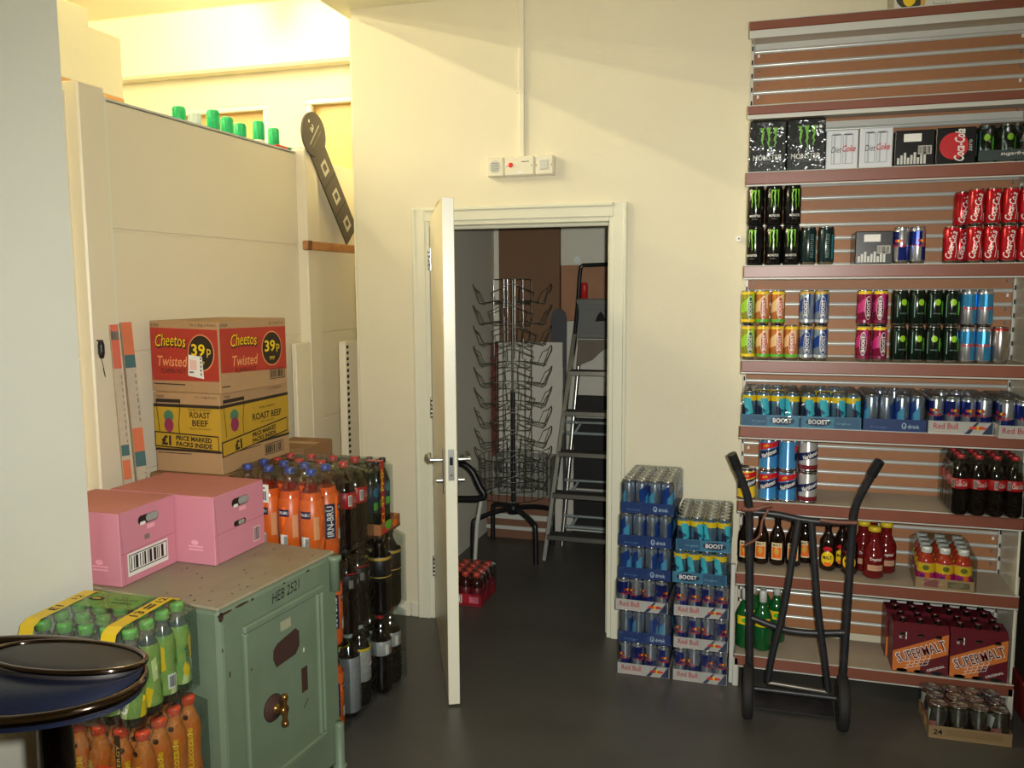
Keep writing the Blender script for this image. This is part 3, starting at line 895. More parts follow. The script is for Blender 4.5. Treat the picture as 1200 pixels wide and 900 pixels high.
def pet(name, r, h, liquid, clear, fill, cap, lab=None, art=None, waist=0.0, neck=None, segs=20, caph=.055, sh=1.0):
    def make():
        nr = neck or max(.0115, r * .33)
        q = [(0, .01), (.55, .008), (.80, 0), (.95, .03), (1, .08), (1, .30), (1 - waist * .6, .36), (1 - waist * .2, .44), (1, .50), (1, .62), (.95, .68), (.80, .75), (.56, .82), (.40, .87)]
        prof = [(r * a, h * b * (sh if b > .5 else 1)) for a, b in q]
        prof = [(a, b) for a, b in prof] + [(nr, h * .90), (nr, h * (1 - caph))]
        prof.sort(key=lambda p: 0)  # keep order
        # cut at the fill line
        out = []; mats = []
        for i in range(len(prof) - 1):
            (a, z0), (b, z1) = prof[i], prof[i + 1]
            out.append((a, z0))
            if z0 < fill < z1:
                t = (fill - z0) / (z1 - z0)
                mats.append(liquid); out.append((a + (b - a) * t, fill)); mats.append(clear)
            else:
                mats.append(liquid if z1 <= fill else clear)
        out.append(prof[-1])
        mb = MB(); lathe(mb, out, segs, mats)
        if fill < h * .9:
            rr = min((a for a, z in out if abs(z - fill) < 1e-6), default=r * .5)
            lathe(mb, [(rr * .98, fill - .0005), (0, fill - .0005)], segs, liquid)
        o = mb.build(name)
        mb = MB()
        cr = nr * 1.22
        lathe(mb, [(cr * .95, h * (1 - caph) - .002), (cr, h * (1 - caph)), (cr, h - .002), (cr * .9, h), (0, h)], 14, cap); mb.build('cap', o)
        if lab:
            z0, z1, lm = lab
            mb = MB(); lathe(mb, [(r + .0003, z0), (r + .0008, z0 + .0005), (r + .0008, z1 - .0005), (r + .0003, z1)], segs + 4, lm)
            if art: art(mb, r + .0017)
            mb.build('label', o)
        return o
    return make

def wrapfilm(mb, hx, hy, z0, z1, m, n=7, j=.004, seed=1, b=.02):
    """slack film round a block of drinks: a rounded box with small sags"""
    rg = random.Random(seed)
    def face(o, u, v, nn):
        o, u, v = Vector(o), Vector(u), Vector(v)
        vs = []
        for i in range(n + 1):
            for k in range(n + 1):
                p = o + u * (i / n) + v * (k / n)
                if 0 < i < n and 0 < k < n: p += nn * rg.uniform(-j, j * .3)
                vs.append(p)
        return vs, [(i * (n + 1) + k, (i + 1) * (n + 1) + k, (i + 1) * (n + 1) + k + 1, i * (n + 1) + k + 1) for i in range(n) for k in range(n)]
    X, Y, Z = Vector((1, 0, 0)), Vector((0, 1, 0)), Vector((0, 0, 1))
    H = z1 - z0
    for o, u, v, nn in (((-hx, -hy, z0), X * 2 * hx, Z * (H - b), -Y), ((hx, -hy, z0), Y * 2 * hy, Z * (H - b), X), ((hx, hy, z0), -X * 2 * hx, Z * (H - b), Y), ((-hx, hy, z0), -Y * 2 * hy, Z * (H - b), -X),
                        ((-hx + b, -hy + b, z1), X * 2 * (hx - b), Y * 2 * (hy - b), Z)):
        vs, fs = face(o, u, v, nn); mb.add(vs, fs, m, True)
    a = [(-hx, -hy), (hx, -hy), (hx, hy), (-hx, hy)]; c = [(-hx + b, -hy + b), (hx - b, -hy + b), (hx - b, hy - b), (-hx + b, hy - b)]
    for k in range(4):
        k2 = (k + 1) % 4
        mb.add([Vector((*a[k], z1 - b)), Vector((*a[k2], z1 - b)), Vector((*c[k2], z1)), Vector((*c[k], z1))], [(0, 1, 2, 3)], m, True)

COLA = mat('cola_dark', (20, 12, 10), 0.1, var=0.02)
IRN = mat('orange_soda', (232, 96, 30), 0.15, var=0.03)
IRNL = mat('orange_soda_label', (240, 108, 34), 0.35, var=0.03)
CAPB = mat('blue_cap', (40, 66, 150), 0.35)
CAPR = mat('red_cap', (176, 40, 44), 0.35)
CAPD = mat('dark_cap', (40, 36, 38), 0.4)
def art_irn(mb, r):
    f = cyl(r, -.55, 0); g = cyl(r + .0026, -.55, 0)
    rect(mb, -.012, .022, .165, .182, cyl(r, -1.2, 0), NAVY, 4)
    text(mb, 'IRN-BRU', cyl(r + .0006, -1.2, 0), WHITE, .005, .173, w=.028, h=.008)
    rect(mb, -.020, .020, .07, .195, f, NAVY, 6)
    text(mb, 'IRN-BRU', g, WHITE, 0, .133, w=.110, h=.024, rot=90, bold=.02)
    f = cyl(r, .65, 0)
    rect(mb, -.020, .020, .165, .19, f, NAVY, 6); text(mb, 'IRN-BRU', cyl(r + .0008, .65, 0), WHITE, 0, .178, w=.034, h=.011, bold=.01)
    rect(mb, -.018, .012, .062, .10, f, WHITE, 4); bars(mb, -.002, .012, .064, .095, cyl(r + .0008, .65, 0), 4)
    rect(mb, .03, .05, .09, .17, f, mat('pale_orange_print', (240, 160, 110), .4), 3)
def art_cola(mb, r):
    f = cyl(r, .15, 0)
    rect(mb, -.040, -.024, .165, .205, f, WHITE, 3); bars(mb, -.038, -.026, .168, .202, cyl(r + .0006, .15, 0), 7)
    text(mb, 'Coca-Cola', f, WHITE, .012, .186, w=.056, h=.022, shear=.3)
def art_coke0(mb, r):
    f = cyl(r, 0, 0); rect(mb, -.05, .05, .232, .236, f, RED, 12); text(mb, 'ZERO', f, WHITE, .02, .20, w=.04, h=.014, shear=.2)
    rect(mb, -.04, -.022, .18, .21, f, GREYINK, 3)
def art_gold(mb, r):
    for z in (.225, .155):
        lathe(mb, [(r, z), (r + .0004, z + .001), (r + .0004, z + (.010 if z > .2 else .003)), (r, z + (.011 if z > .2 else .004))], 24, GOLD)
    text(mb, 'max', cyl(r, .5, 0), WHITE, 0, .19, w=.03, h=.012)
def art_pepsi(mb, r):
    f = cyl(r, .5, 0); g = cyl(r + .0006, .5, 0)
    lathe(mb, [(r - .0006, .222), (r + .0002, .223), (r + .0002, .232), (r - .0006, .233)], 24, YELLOW)
    ell(mb, 0, .165, .030, .030, f, WHITE, 14)
    strip(mb, [(-.030 + .06 * i / 12, .165 + .006 * math.sin(i / 2) + .004, .165 + .030 * math.sin(PI * i / 12) + (.004 if 0 < i < 12 else .0041)) for i in range(13)], g, RED)
    strip(mb, [(-.030 + .06 * i / 12, .165 - .030 * math.sin(PI * i / 12) - .004, .165 - .006 * math.cos(i / 2) - .005) for i in range(13)], g, BLUE)
def art_diet(mb, r):
    f = cyl(r, .3, 0)
    text(mb, 'diet Coke', f, RED, .004, .185, w=.06, h=.016, shear=.2); rect(mb, -.045, -.03, .165, .205, f, WHITE, 3)
MK = {
    'irn': pet('bottle', .043, .33, IRN, PETORANGE, .252, CAPB, (.05, .229, IRNL), art_irn),
    'cola': pet('bottle', .043, .325, COLA, PET, .25, CAPR, (.155, .215, RED), art_cola, waist=.06),
    'zero': pet('bottle', .043, .325, COLA, PET, .262, CAPD, (.17, .228, INK), art_coke0, waist=.04),
    'gold': pet('bottle', .045, .32, COLA, COLA, .27, CAPD, (.14, .24, INK), art_gold),
    'pepsi': pet('bottle', .043, .325, COLA, PET, .255, mat('white_cap', (210, 212, 206), .35), (.10, .222, mat('silver_label', (168, 168, 164), .35)), art_pepsi),
    'silver': pet('bottle', .043, .325, COLA, PET, .250, mat('white_cap', (210, 212, 206), .35), (.02, .235, mat('grey_silver_label', (140, 142, 142), .35)), None),
    'diet': pet('bottle', .043, .325, COLA, PET, .24, CAPR, (.16, .218, mat('silver_label', (168, 168, 164), .35)), art_diet, waist=.06),
}
def bottle_pack(label, key, loc, nx, ny, pitch, h, group='large soda bottle packs behind the safe', rz=0, extra=None, mixed=None, filmj=.006, spin=None):
    """shrink pack; local front -Y shows nx bottles, ny deep"""
    t = thing('bottle_pack', label, 'drinks', loc, rz, group)
    for j in range(ny):
        for i in range(nx):
            k = mixed(i, j) if mixed else key
            inst(k, MK[k], t, ((i - (nx - 1) / 2) * pitch, (j - (ny - 1) / 2) * pitch, .002), spin(i, j) if spin else 0, name='bottle')
    mb = MB(); wrapfilm(mb, nx * pitch / 2 + .003, ny * pitch / 2 + .003, .004, h, FILM2, 7, filmj, len(label), .035)
    mb.build('shrink_film', t)
    if extra: extra(t, nx * pitch / 2, ny * pitch / 2, h)
    return t
# orange soda stack: front of the pack looks to the camera, its right end to +X
OX, OY = -1.628, 2.645
def irn_label(t, hx, hy, h):
    mb = MB(); f = front(0, -hy - .0045, 0)
    rect(mb, -.090, -.010, .212, .276, f, WHITE); bars(mb, -.080, -.020, .220, .252, front(0, -hy - .005, 0), 8); rect(mb, -.080, -.025, .260, .266, front(0, -hy - .005, 0), GREYINK)
    mb.build('barcode_label', t)
for k, (dx, lb) in enumerate(((0.0, 'orange soda bottle pack on the floor, at the bottom behind the safe'), (.004, 'middle orange soda bottle pack of the stack behind the safe'), (0.0, 'top orange soda bottle pack with blue caps rising above the safe'))):
    bottle_pack(lb, 'irn', (OX + dx, OY, .333 * k), 4, 2, .0885, .331, rz=R(-5), spin=lambda i, j: 1.4 if i == 3 and j == 1 else -.62, extra=irn_label if k == 2 else None, group=None)
# cola stacks, fronts looking to +X
BX = -1.63
def colq(i, j): return ('silver' if i == 0 else 'pepsi')
CY_, DY_ = 2.857, 3.066
bottle_pack('lowest pack of cola nearest the safe, with silver wrapped bottles and a round logo', 'pepsi', (BX, CY_, 0), 2, 4, .092, .326, rz=PI / 2, mixed=colq)
bottle_pack('middle pack of dark cola with a red label line, right of the safe hinge', 'zero', (BX, CY_, .327), 2, 4, .092, .326, rz=PI / 2)
bottle_pack('top pack of red labelled cola bottles beside the orange soda', 'cola', (BX, CY_, .654), 2, 4, .092, .326, rz=PI / 2)
bottle_pack('floor pack of cola with grey labels nearest the doorway', 'diet', (BX + .035, DY_, 0), 2, 4, .092, .326, rz=PI / 2)
bottle_pack('pack of black cola bottles with gold stripes nearest the doorway', 'gold', (BX + .035, DY_, .327), 2, 4, .094, .322, rz=PI / 2)
# tray and small dark pack with red price strap on top
t = thing('cardboard_tray', 'brown fruit-printed tray on the gold striped cola, under the strapped pack', 'tray', (BX + .035, DY_, .651), PI / 2)
mb = MB(); BT = mat('brown_orange_card', (150, 96, 56), .6, var=.2, scale=30)
box(mb, -.094, .094, -.17, .17, 0, .006, BT); box(mb, -.094, .094, -.17, -.166, 0, .05, BT, .001); box(mb, -.094, .094, .166, .17, 0, .05, BT, .001); box(mb, -.094, -.0905, -.166, .166, 0, .05, BT, .001); box(mb, .0905, .094, -.166, .166, 0, .05, BT, .001)
ell(mb, -.02, .035, .03, .018, front(0, -.1708, 0), GREEN, 12); ell(mb, .04, .025, .02, .015, front(0, -.1708, 0), ORANGE, 12); ell(mb, -.06, .02, .02, .012, front(0, -.1708, 0), RED, 10)
mb.build('tray_body', t)
DKG = mat('dark_green_drink', (26, 40, 34), .15)
def art_dk(mb, r):
    f = cyl(r, 0, 0); ell(mb, 0, .16, .022, .02, f, TEAL, 10); rect(mb, -.02, .02, .09, .12, f, GREEN, 5)
MK['dark'] = pet('bottle', .0275, .275, DKG, PET, .235, CAPD, (.08, .185, mat('dark_blue_label', (30, 50, 70), .4)), art_dk)
def strap149(t, hx, hy, h):
    mb = MB(); SR = mat('red_strap', (170, 34, 30), .35)
    f = front(0, -hy - .008, 0)
    rect(mb, -.040, -.006, 0.0, h + .002, f, SR); rect(mb, -.040, -.006, -hy - .008, -hy + .06, top(0, 0, h + .002), SR)
    text(mb, '£1.49 PMP', front(0, -hy - .0086, 0), YELLOW, -.023, h * .5, w=.22, h=.024, rot=90, bold=.01)
    mb.build('price_strap', t)
bottle_pack('dark bottle pack with a red price strap, topmost of the stack nearest the doorway', 'dark', (BX + .035, DY_, .659), 3, 5, .0565, .279, rz=PI / 2, extra=strap149, group=None)

# ------------------------------------------------------------------ small sports drinks in three packs beside the safe
LIMES = mat('lime_sleeve', (140, 170, 84), .28, var=.25, scale=40, dark=(92, 160, 84), dscale=25, damt=.8)
ORS = mat('orange_sleeve', (206, 116, 40), .3, var=.12, scale=30, dark=(206, 90, 24), dscale=14, damt=.7)
CHS = mat('cherry_sleeve', (70, 16, 20), .3, var=.3, scale=30, dark=(150, 30, 40), dscale=18, damt=.7)
CAPLG = mat('light_green_cap', (104, 172, 84), .35)
CAPO = mat('orange_red_cap', (206, 70, 36), .35)
def sport(name, sleeve, neckm, cap, art):
    def make():
        r, h = .0315, .252
        mb = MB()
        prof = [(0, .004), (.024, .002), (.030, .008), (.0315, .03), (.0315, .055), (.0285, .085), (.0290, .11), (.0315, .14), (.0310, .165), (.0265, .190), (.018, .210), (.0135, .222), (.0135, .232)]
        lathe(mb, prof, 20, [PETGREEN if sleeve is LIMES else sleeve] * 3 + [sleeve] * 6 + [neckm] * 3)
        o = mb.build(name)
        mb = MB(); lathe(mb, [(.017, .229), (.0185, .231), (.0185, .248), (.0165, .252), (0, .252)], 18, cap); mb.build('cap', o)
        mb = MB(); art(mb); mb.build('label', o)
        return o
    return make
def art_lime(mb):
    f = cyl(.0325, .1, 0)
    rect(mb, -.004, .020, .045, .085, f, WHITE, 3); bars(mb, 0, .018, .05, .08, cyl(.0331, .1, 0), 6)
    text(mb, 'Lucozade', cyl(.0325, -.9, 0), NAVY, 0, .10, w=.075, h=.015, rot=90); ell(mb, -.035, .07, .010, .02, cyl(.0325, .1, 0), YELLOW, 8)
    for k in range(4):
        a = .5 + k * 1.57
        quad(mb, [(-.012, .030), (.006, .030), (.016, .075), (.0, .085)], cyl(.0324, a, 0), (mat('pale_lime_print', (206, 220, 150), .3), YELLOW, GREEN, mat('pale_lime_print', (206, 220, 150), .3))[k], 4)
        quad(mb, [(-.006, .095), (.008, .100), (.004, .160), (-.010, .150)], cyl(.0321, a + .7, 0), (GREEN, mat('pale_lime_print', (206, 220, 150), .3), mat('deep_green_print', (50, 120, 56), .35), YELLOW)[k], 4)
    ell(mb, .03, .13, .010, .018, cyl(.0322, .2, 0), GREEN, 8); ell(mb, -.02, .15, .008, .014, cyl(.0322, .2, 0), YELLOW, 8)
def art_or(mb):
    f = cyl(.0325, .15, 0)
    text(mb, 'Lucozade', f, YELLOW, 0, .115, w=.115, h=.018, rot=90, bold=.02)
    strip(mb, [(-.022 + .012 * i / 4, .02, .02 + .11 * math.sin(PI * i / 4) + .001) for i in range(5)], cyl(.0323, .15, 0), mat('dark_red_print', (130, 30, 24), .4))
    ell(mb, 0, .199, .008, .008, cyl(.0255, -.2, 0), mat('dark_brown_print', (70, 40, 20), .4), 8)
    rect(mb, .012, .03, .02, .05, f, RED, 3)
def art_ch(mb):
    text(mb, 'Lucozade', cyl(.0325, .2, 0), WHITE, 0, .115, w=.10, h=.014, rot=90)
MK['lime'] = sport('bottle', LIMES, mat('grey_clear_neck', (92, 100, 92), .15), CAPLG, art_lime)
MK['orangedrink'] = sport('bottle', ORS, mat('amber_neck', (206, 120, 50), .2), CAPO, art_or)
MK['cherry'] = sport('bottle', CHS, mat('dark_neck', (50, 20, 22), .2), mat('cherry_cap', (170, 30, 44), .35), art_ch)
def sport_pack(label, key, loc, rz, extra):
    t = thing('bottle_pack', label, 'drinks', loc, rz)
    rg = random.Random(3)
    for j in range(4):
        for i in range(5):
            inst(key, MK[key], t, ((i - 2) * .0635, (j - 1.5) * .0635, .002), rg.choice((0, .9, -.6, 2.2, -1.6) if key == 'lime' else (0, .45, -.4, .8)), name='bottle')
    mb = MB(); wrapfilm(mb, .1635, .1315, .004, .258, film('sagging_film', base=.06, edge=.34, rough=.09, bump=1.1, bscale=20), 9, .007, 5, .03); mb.build('shrink_film', t)
    extra(t)
    return t
STRAPY = mat('yellow_strap', (232, 196, 36), .4, var=.03)
def lime_extra(t):
    for cx, nm in ((.094, 'price_strap'), (-.146, 'price_strap')):
        mb = MB(); w = .021
        pts = [(-.137, .175), (-.137, .226), (-.128, .250), (-.104, .2605), (.10, .2605), (.128, .25), (.137, .2)]
        vs = []
        for y, z in pts: vs += [Vector((cx - w, y, z)), Vector((cx + w, y, z))]
        mb.add(vs, [(2 * i, 2 * i + 1, 2 * i + 3, 2 * i + 2) for i in range(len(pts) - 1)], STRAPY)
        fF = plane((cx, -.1378, .202), (1, 0, 0), (0, 0, 1)); fT = plane((cx, 0, .2612), (1, 0, 0), (0, 1, 0))
        if cx > 0:
            text(mb, '13', fF, INK, 0, .004, h=.030, w=.034, rot=90, bold=.02); text(mb, '13', fT, INK, 0, -.02, h=.026, w=.036, rot=90, bold=.02); text(mb, '12', fT, INK, 0, .08, h=.022, w=.03, rot=90, bold=.02)
            for v in (.022, .034): rect(mb, -.012 + (v - .022), -.004 + (v - .022), .015, .05, fT, INK)
        else:
            for v in (-.014, -.004, .006): rect(mb, -.014, .012, v, v + .005, fF, INK)
            text(mb, 'E1', fT, INK, 0, -.03, h=.024, w=.034, rot=90, bold=.02); text(mb, '12', fT, INK, 0, .05, h=.02, w=.03, rot=90)
        mb.build(nm, t)
    mb = MB(); PG = veil('printed_green_film', (130, 190, 70), .5)
    rect(mb, -.12, .058, .0, .105, top(0, 0, .2598), PG)
    ft = top(0, 0, .2604); ell(mb, -.09, .055, .024, .012, ft, INK, 12); text(mb, 'FLAVOUR', ft, mat('dark_green_ink', (30, 80, 30), .5), 0, .06, w=.075, h=.012); rect(mb, -.03, .03, .035, .040, ft, mat('dark_green_ink', (30, 80, 30), .5)); ell(mb, -.09, .055, .014, .004, top(0, 0, .261), YELLOW, 8)
    mb.build('printed_band', t)
    mb = MB(); rect(mb, -.12, .058, .175, .212, front(0, -.1355, 0), PG); mb.build('printed_band', t)
def or_extra(t):
    mb = MB(); f = front(0, -.1365, 0)
    rect(mb, -.098, -.055, .135, .20, f, WHITE); bars(mb, -.092, -.060, .145, .185, front(0, -.137, 0), 2); rect(mb, -.090, -.070, .07, .105, f, GREYSTEEL); mb.build('barcode_label', t)
    mb = MB(); SO = mat('dark_strap', (60, 44, 30), .4)
    rect(mb, .078, .094, .0, .255, f, SO)
    text(mb, 'LUCOZADE ENERGY', front(0, -.1371, 0), GOLD, .086, .12, w=.22, h=.010, rot=90); rect(mb, .022, .072, .09, .17, f, mat('red_orange_print', (206, 70, 34), .4))
    for v in (.115, .145): rect(mb, .030, .064, v, v + .006, front(0, -.1371, 0), INK)
    mb.build('printed_band', t)
sport_pack('pack of dark cherry drinks with red caps on the floor, lowest beside the safe', 'cherry', (-1.635, 1.785, 0), R(3), lambda t: None)
sport_pack('pack of orange energy drinks, middle of the stack beside the safe', 'orangedrink', (-1.615, 1.785, .262), R(3), or_extra)
sport_pack('pack of lime green drinks with yellow price straps, on top beside the safe', 'lime', (-1.637, 1.785, .524), R(3), lime_extra)

# ------------------------------------------------------------------ cans
def can(name, r, h, body, art=None, topm=None, neckm=None, segs=24, ribs=False):
    def make():
        tm = topm or SILVER; nm = neckm or body
        mb = MB()
        if ribs:
            prof = [(0, .002), (r * .97, .002), (r * 1.01, 0), (r * 1.01, .004), (r * .985, .006), (r * .985, h - .012), (r * .97, h - .010), (r * .97, h - .004), (r * 1.0, h - .003), (r * 1.0, h), (r * .95, h), (r * .94, h - .004), (0, h - .004)]
            lathe(mb, prof, segs, [tm, tm, tm, tm, body, tm, tm, tm, tm, tm, tm, tm])
        else:
            prof = [(0, .004), (r * .74, .004), (r * .78, 0), (r * .84, .001), (r, .010), (r, h - .015), (r * .87, h - .004), (r * .90, h - .003), (r * .90, h), (r * .86, h), (r * .84, h - .005), (0, h - .005)]
            lathe(mb, prof, segs, [tm, tm, tm, tm, body, nm, tm, tm, tm, tm, tm])
            lathe(mb, [(0, h - .0035), (r * .3, h - .0035), (r * .32, h - .005)], 8, tm, cy=-r * .3)
        if art: art(mb, r, h)
        return mb.build(name)
    return make
def claw(mb, f, cx, z0, z1, w, m, seed):
    rg = random.Random(seed); n = 8
    vs = []
    for i in range(n + 1):
        t = i / n
        ww = w * (1.25 if i == n else (.55 + .4 * rg.random()) * (.3 + .7 * t))
        u = cx + rg.uniform(-1, 1) * w * .25
        vs += [f(u - ww / 2, z0 + (z1 - z0) * t), f(u + ww / 2, z0 + (z1 - z0) * t)]
    mb.add(vs, [(2 * i, 2 * i + 1, 2 * i + 3, 2 * i + 2) for i in range(n)], m)
CLAWG = mat('claw_green', (130, 200, 50), .35)
CANBLK = mat('can_black', (14, 14, 15), .16)
def art_monster(mb, r, h):
    f = cyl(r + .0008, 0, 0)
    for k in (-1, 0, 1): claw(mb, f, k * .012, h * (.38 if k == 0 else .46), h * .9, .008, CLAWG, k + 5)
    text(mb, 'MONSTER', f, WHITE, 0, h * .25, w=.042, h=.009, bold=.01); text(mb, 'ENERGY', f, GREYINK, 0, h * .17, w=.024, h=.004)
def art_teal(mb, r, h):
    f = cyl(r + .0008, 0, 0); text(mb, 'RELENTLESS', f, mat('pale_teal_print', (110, 150, 140), .4), -.002, h * .5, w=h * .62, h=.012, rot=90)
    rect(mb, .014, .022, .02, h - .03, f, TEAL, 2)
CANBLUE = mat('can_blue_metal', (26, 44, 130), .2, .6)
CANSIL = mat('can_silver_print', (190, 194, 202), .24, .8)
CANLB = mat('can_light_blue_metal', (60, 150, 206), .2, .6)
def bull(mb, f, s):
    off = lambda k: (lambda u, v: f(u * s, v * s) + (f(0, 0) - f(0, 0)) )
    g = off(0)
    ell(mb, 0, 0, .16, .16, g, YELLOW, 12)
def art_redbull(mb, r, h):
    f = cyl(r + .0008, 0, 0); g = cyl(r + .0014, 0, 0)
    q = PI * r
    quad(mb, [(0, .012), (q * .98, .012), (q * .98, h * .50), (0, h * .46)], f, CANBLUE, 8)
    quad(mb, [(-q * .98, h * .52), (0, h * .48), (0, h - .017), (-q * .98, h - .017)], f, CANBLUE, 8)
    text(mb, 'Red Bull', g, RED, 0, h * .50, w=.050, h=.013, bold=.02)
    for s in (-1, 1): ell(mb, s * .009, h * .62, .007, .006, g, RED, 8)
    ell(mb, 0, h * .62, .005, .005, cyl(r + .0018, 0, 0), YELLOW, 8)
def art_rbsf(mb, r, h):
    f = cyl(r + .0008, 0, 0); g = cyl(r + .0014, 0, 0); q = PI * r
    quad(mb, [(-q * .98, h * .56), (q * .3, h * .52), (q * .3, h - .017), (-q * .98, h - .017)], f, CANLB, 12)
    quad(mb, [(q * .05, .012), (q * .98, .012), (q * .98, h * .50), (q * .05, h * .46)], f, CANLB, 8)
    text(mb, 'Red Bull', g, RED, 0, h * .50, w=.050, h=.012, bold=.02); 
CANRED = mat('can_cola_red', (190, 26, 38), .2, .3)
def art_coke(mb, r, h):
    f = cyl(r + .0008, -.1, 0)
    text(mb, 'Coca-Cola', f, WHITE, 0, h * .50, w=h * .74, h=.024, rot=78, shear=.35, bold=.02)
    line(mb, [(.016, .02), (.020, .05), (.014, .08), (.018, .11)], .002, f, WHITE); rect(mb, .026, .034, .016, .045, f, mat('pale_pink_print', (226, 170, 170), .4), 2)
def art_boost(c1, c2, base, off=0.0):
    def g(mb, r, h):
        q = PI * r
        f = cyl(r + .0007, off, 0); k = cyl(r + .0013, off, 0); k2 = cyl(r + .0019, off, 0)
        if c1: quad(mb, [(-q * .98, .012), (q * .98, .012), (q * .98, h * .17), (-q * .98, h * .17)], f, c1, 20)
        if c2:
            strip(mb, [(-q * .9 + q * 1.1 * i / 12, h * (.25 + .02 * i), h * (.40 + .045 * i)) for i in range(13)], f, c2)
        ell(mb, 0, h * .5, .0125, h * .33, k, WHITE, 14)
        ell(mb, 0, h * .5, .0115, h * .31, k2, mat('navy_oval', (40, 62, 120), .35) if base is None else base, 14)
        text(mb, 'BOOST', cyl(r + .0025, off, 0), WHITE, 0, h * .5, w=h * .46, h=.013, rot=90, bold=.02)
    return g
def art_dot(mb, r, h):
    f = cyl(r + .0008, 0, 0); ell(mb, .003, h * .66, .011, .012, f, LIME, 12)
    rect(mb, -.022, -.019, h * .25, h * .85, f, mat('pale_teal_print', (110, 150, 140), .4)); text(mb, 'energy', f, mat('pale_teal_print', (110, 150, 140), .4), .002, h * .35, w=.026, h=.006)
    ell(mb, .024, h * .5, .005, h * .2, f, GREEN, 6)
def art_nur(stripe, txt):
    def g(mb, r, h):
        f = cyl(r + .0008, 0, 0); k = cyl(r + .0014, 0, 0); q = PI * r
        if stripe: quad(mb, [(-q * .6, h * .55), (q * .6, h * .80), (q * .6, h * .93), (-q * .6, h * .80)], f, stripe, 10)
        quad(mb, [(-q * .6, h * .28), (q * .6, h * .52), (q * .6, h * .76), (-q * .6, h * .52)], f, NAVY, 10)
        text(mb, 'Nurishment', k, WHITE, 0, h * .52, w=.066, h=.018, rot=24, shear=.2, bold=.02)
        if not stripe: quad(mb, [(-q * .98, .007), (q * .98, .007), (q * .98, h * .20), (-q * .98, h * .20)], f, mat('maroon_foot', (110, 30, 36), .3), 20)
        if stripe: text(mb, 'Milk', k, YELLOW, -.012, h * .76, w=.02, h=.010, rot=24)
    return g
def art_tray_boost(mb, r, h):
    f = cyl(r + .0007, 0, 0); q = PI * r
    quad(mb, [(-q * .98, h * .72), (q * .98, h * .72), (q * .98, h - .016), (-q * .98, h - .016)], f, YELLOW, 20)
    quad(mb, [(-.008, h * .30), (.022, h * .36), (.010, h * .80), (-.020, h * .80)], cyl(r + .0013, 0, 0), mat('aqua_print', (70, 190, 210), .3), 6)
    quad(mb, [(-.03, h * .1), (.0, h * .1), (.004, h * .45), (-.03, h * .6)], cyl(r + .0012, 0, 0), NAVY, 6)
def art_blue(mb, r, h):
    f = cyl(r + .0008, 0, 0)
    quad(mb, [(-.02, h * .1), (.02, h * .1), (.012, h * .88), (-.024, h * .7)], f, BLUE, 6); quad(mb, [(-.004, h * .2), (.03, h * .3), (.03, h * .7), (.006, h * .5)], cyl(r + .0013, 0, 0), LBLUE, 5)
def art_rbtray(mb, r, h):
    art_redbull(mb, r, h)
SB = mat('can_silver_blue', (150, 166, 186), .25, .6)
CK = {
    'monster': can('energy_can', .0325, .1495, CANBLK, art_monster, mat('can_black_lid', (50, 50, 50), .3, .8)),
    'teal': can('energy_can', .0295, .142, mat('can_dark_teal', (22, 40, 40), .22), art_teal),
    'redbull': can('energy_can', .0265, .134, CANSIL, art_redbull),
    'rbsf': can('energy_can', .0265, .134, CANSIL, art_rbsf),
    'coke': can('cola_can', .0265, .132, CANRED, art_coke),
    'boosty': can('energy_can', .0265, .134, mat('can_yellow_green', (170, 172, 64), .2, .4), art_boost(YELLOW, LIME, mat('green_oval', (60, 110, 50), .35)), neckm=YELLOW),
    'boosto': can('energy_can', .0265, .134, mat('can_orange', (210, 134, 70), .2, .4), art_boost(GREEN, mat('peach_print', (226, 190, 130), .35), mat('rust_oval', (190, 80, 40), .35), .25), neckm=YELLOW),
    'boosts': can('energy_can', .0265, .134, SB, art_boost(mat('silver_print', (190, 196, 200), .3, .5), BLUE, None), neckm=GOLD),
    'boostm': can('energy_can', .0265, .134, mat('can_maroon', (140, 28, 70), .2, .4), art_boost(mat('maroon_print', (120, 20, 60), .3), MAGENTA, mat('plum_oval', (96, 24, 60), .35), .1), neckm=YELLOW),
    'dot': can('energy_can', .0285, .134, mat('can_dark_green', (16, 30, 22), .16, .2), art_dot),
    'rim': can('energy_can', .0275, .134, mat('can_brushed_silver', (176, 170, 170), .25, .9), None, neckm=mat('can_red_rim', (170, 60, 60), .3, .5)),
    'nurb': can('milk_can', .0357, .124, mat('can_sky_blue', (60, 132, 186), .24, .2), art_nur(RED, 1), ribs=True),
    'nurs': can('milk_can', .0357, .124, mat('can_pale_silver', (176, 176, 176), .3, .4), art_nur(None, 1), ribs=True),
    'nury': can('milk_can', .0357, .124, mat('can_bright_yellow', (226, 190, 40), .3), art_nur(RED, 1), ribs=True),
    'tboost': can('can', .0262, .133, mat('can_steel_aqua', (120, 152, 176), .24, .7), art_tray_boost, segs=18),
    'tblue': can('can', .0262, .133, mat('can_steel_blue', (160, 170, 188), .24, .8), art_blue, segs=18),
    'trb': can('can', .0262, .133, CANSIL, art_rbtray, segs=18),
    'tsil': can('can', .0325, .115, DSILVER, lambda mb, r, h: (quad(mb, [(-.02, .01), (.015, .01), (.02, .06), (-.02, .05)], cyl(r + .0008, .3, 0), mat('pale_rust_print', (150, 90, 84), .4), 5), quad(mb, [(-.03, .05), (-.01, .05), (.0, .095), (-.03, .095)], cyl(r + .0008, .2, 0), GREYSTEEL, 4)), segs=20),
}
def place_can(k, x, y, z, rz, label, group=None):
    return inst('can' + k, CK[k], None, (x, y, z), rz, label, 'can', group)

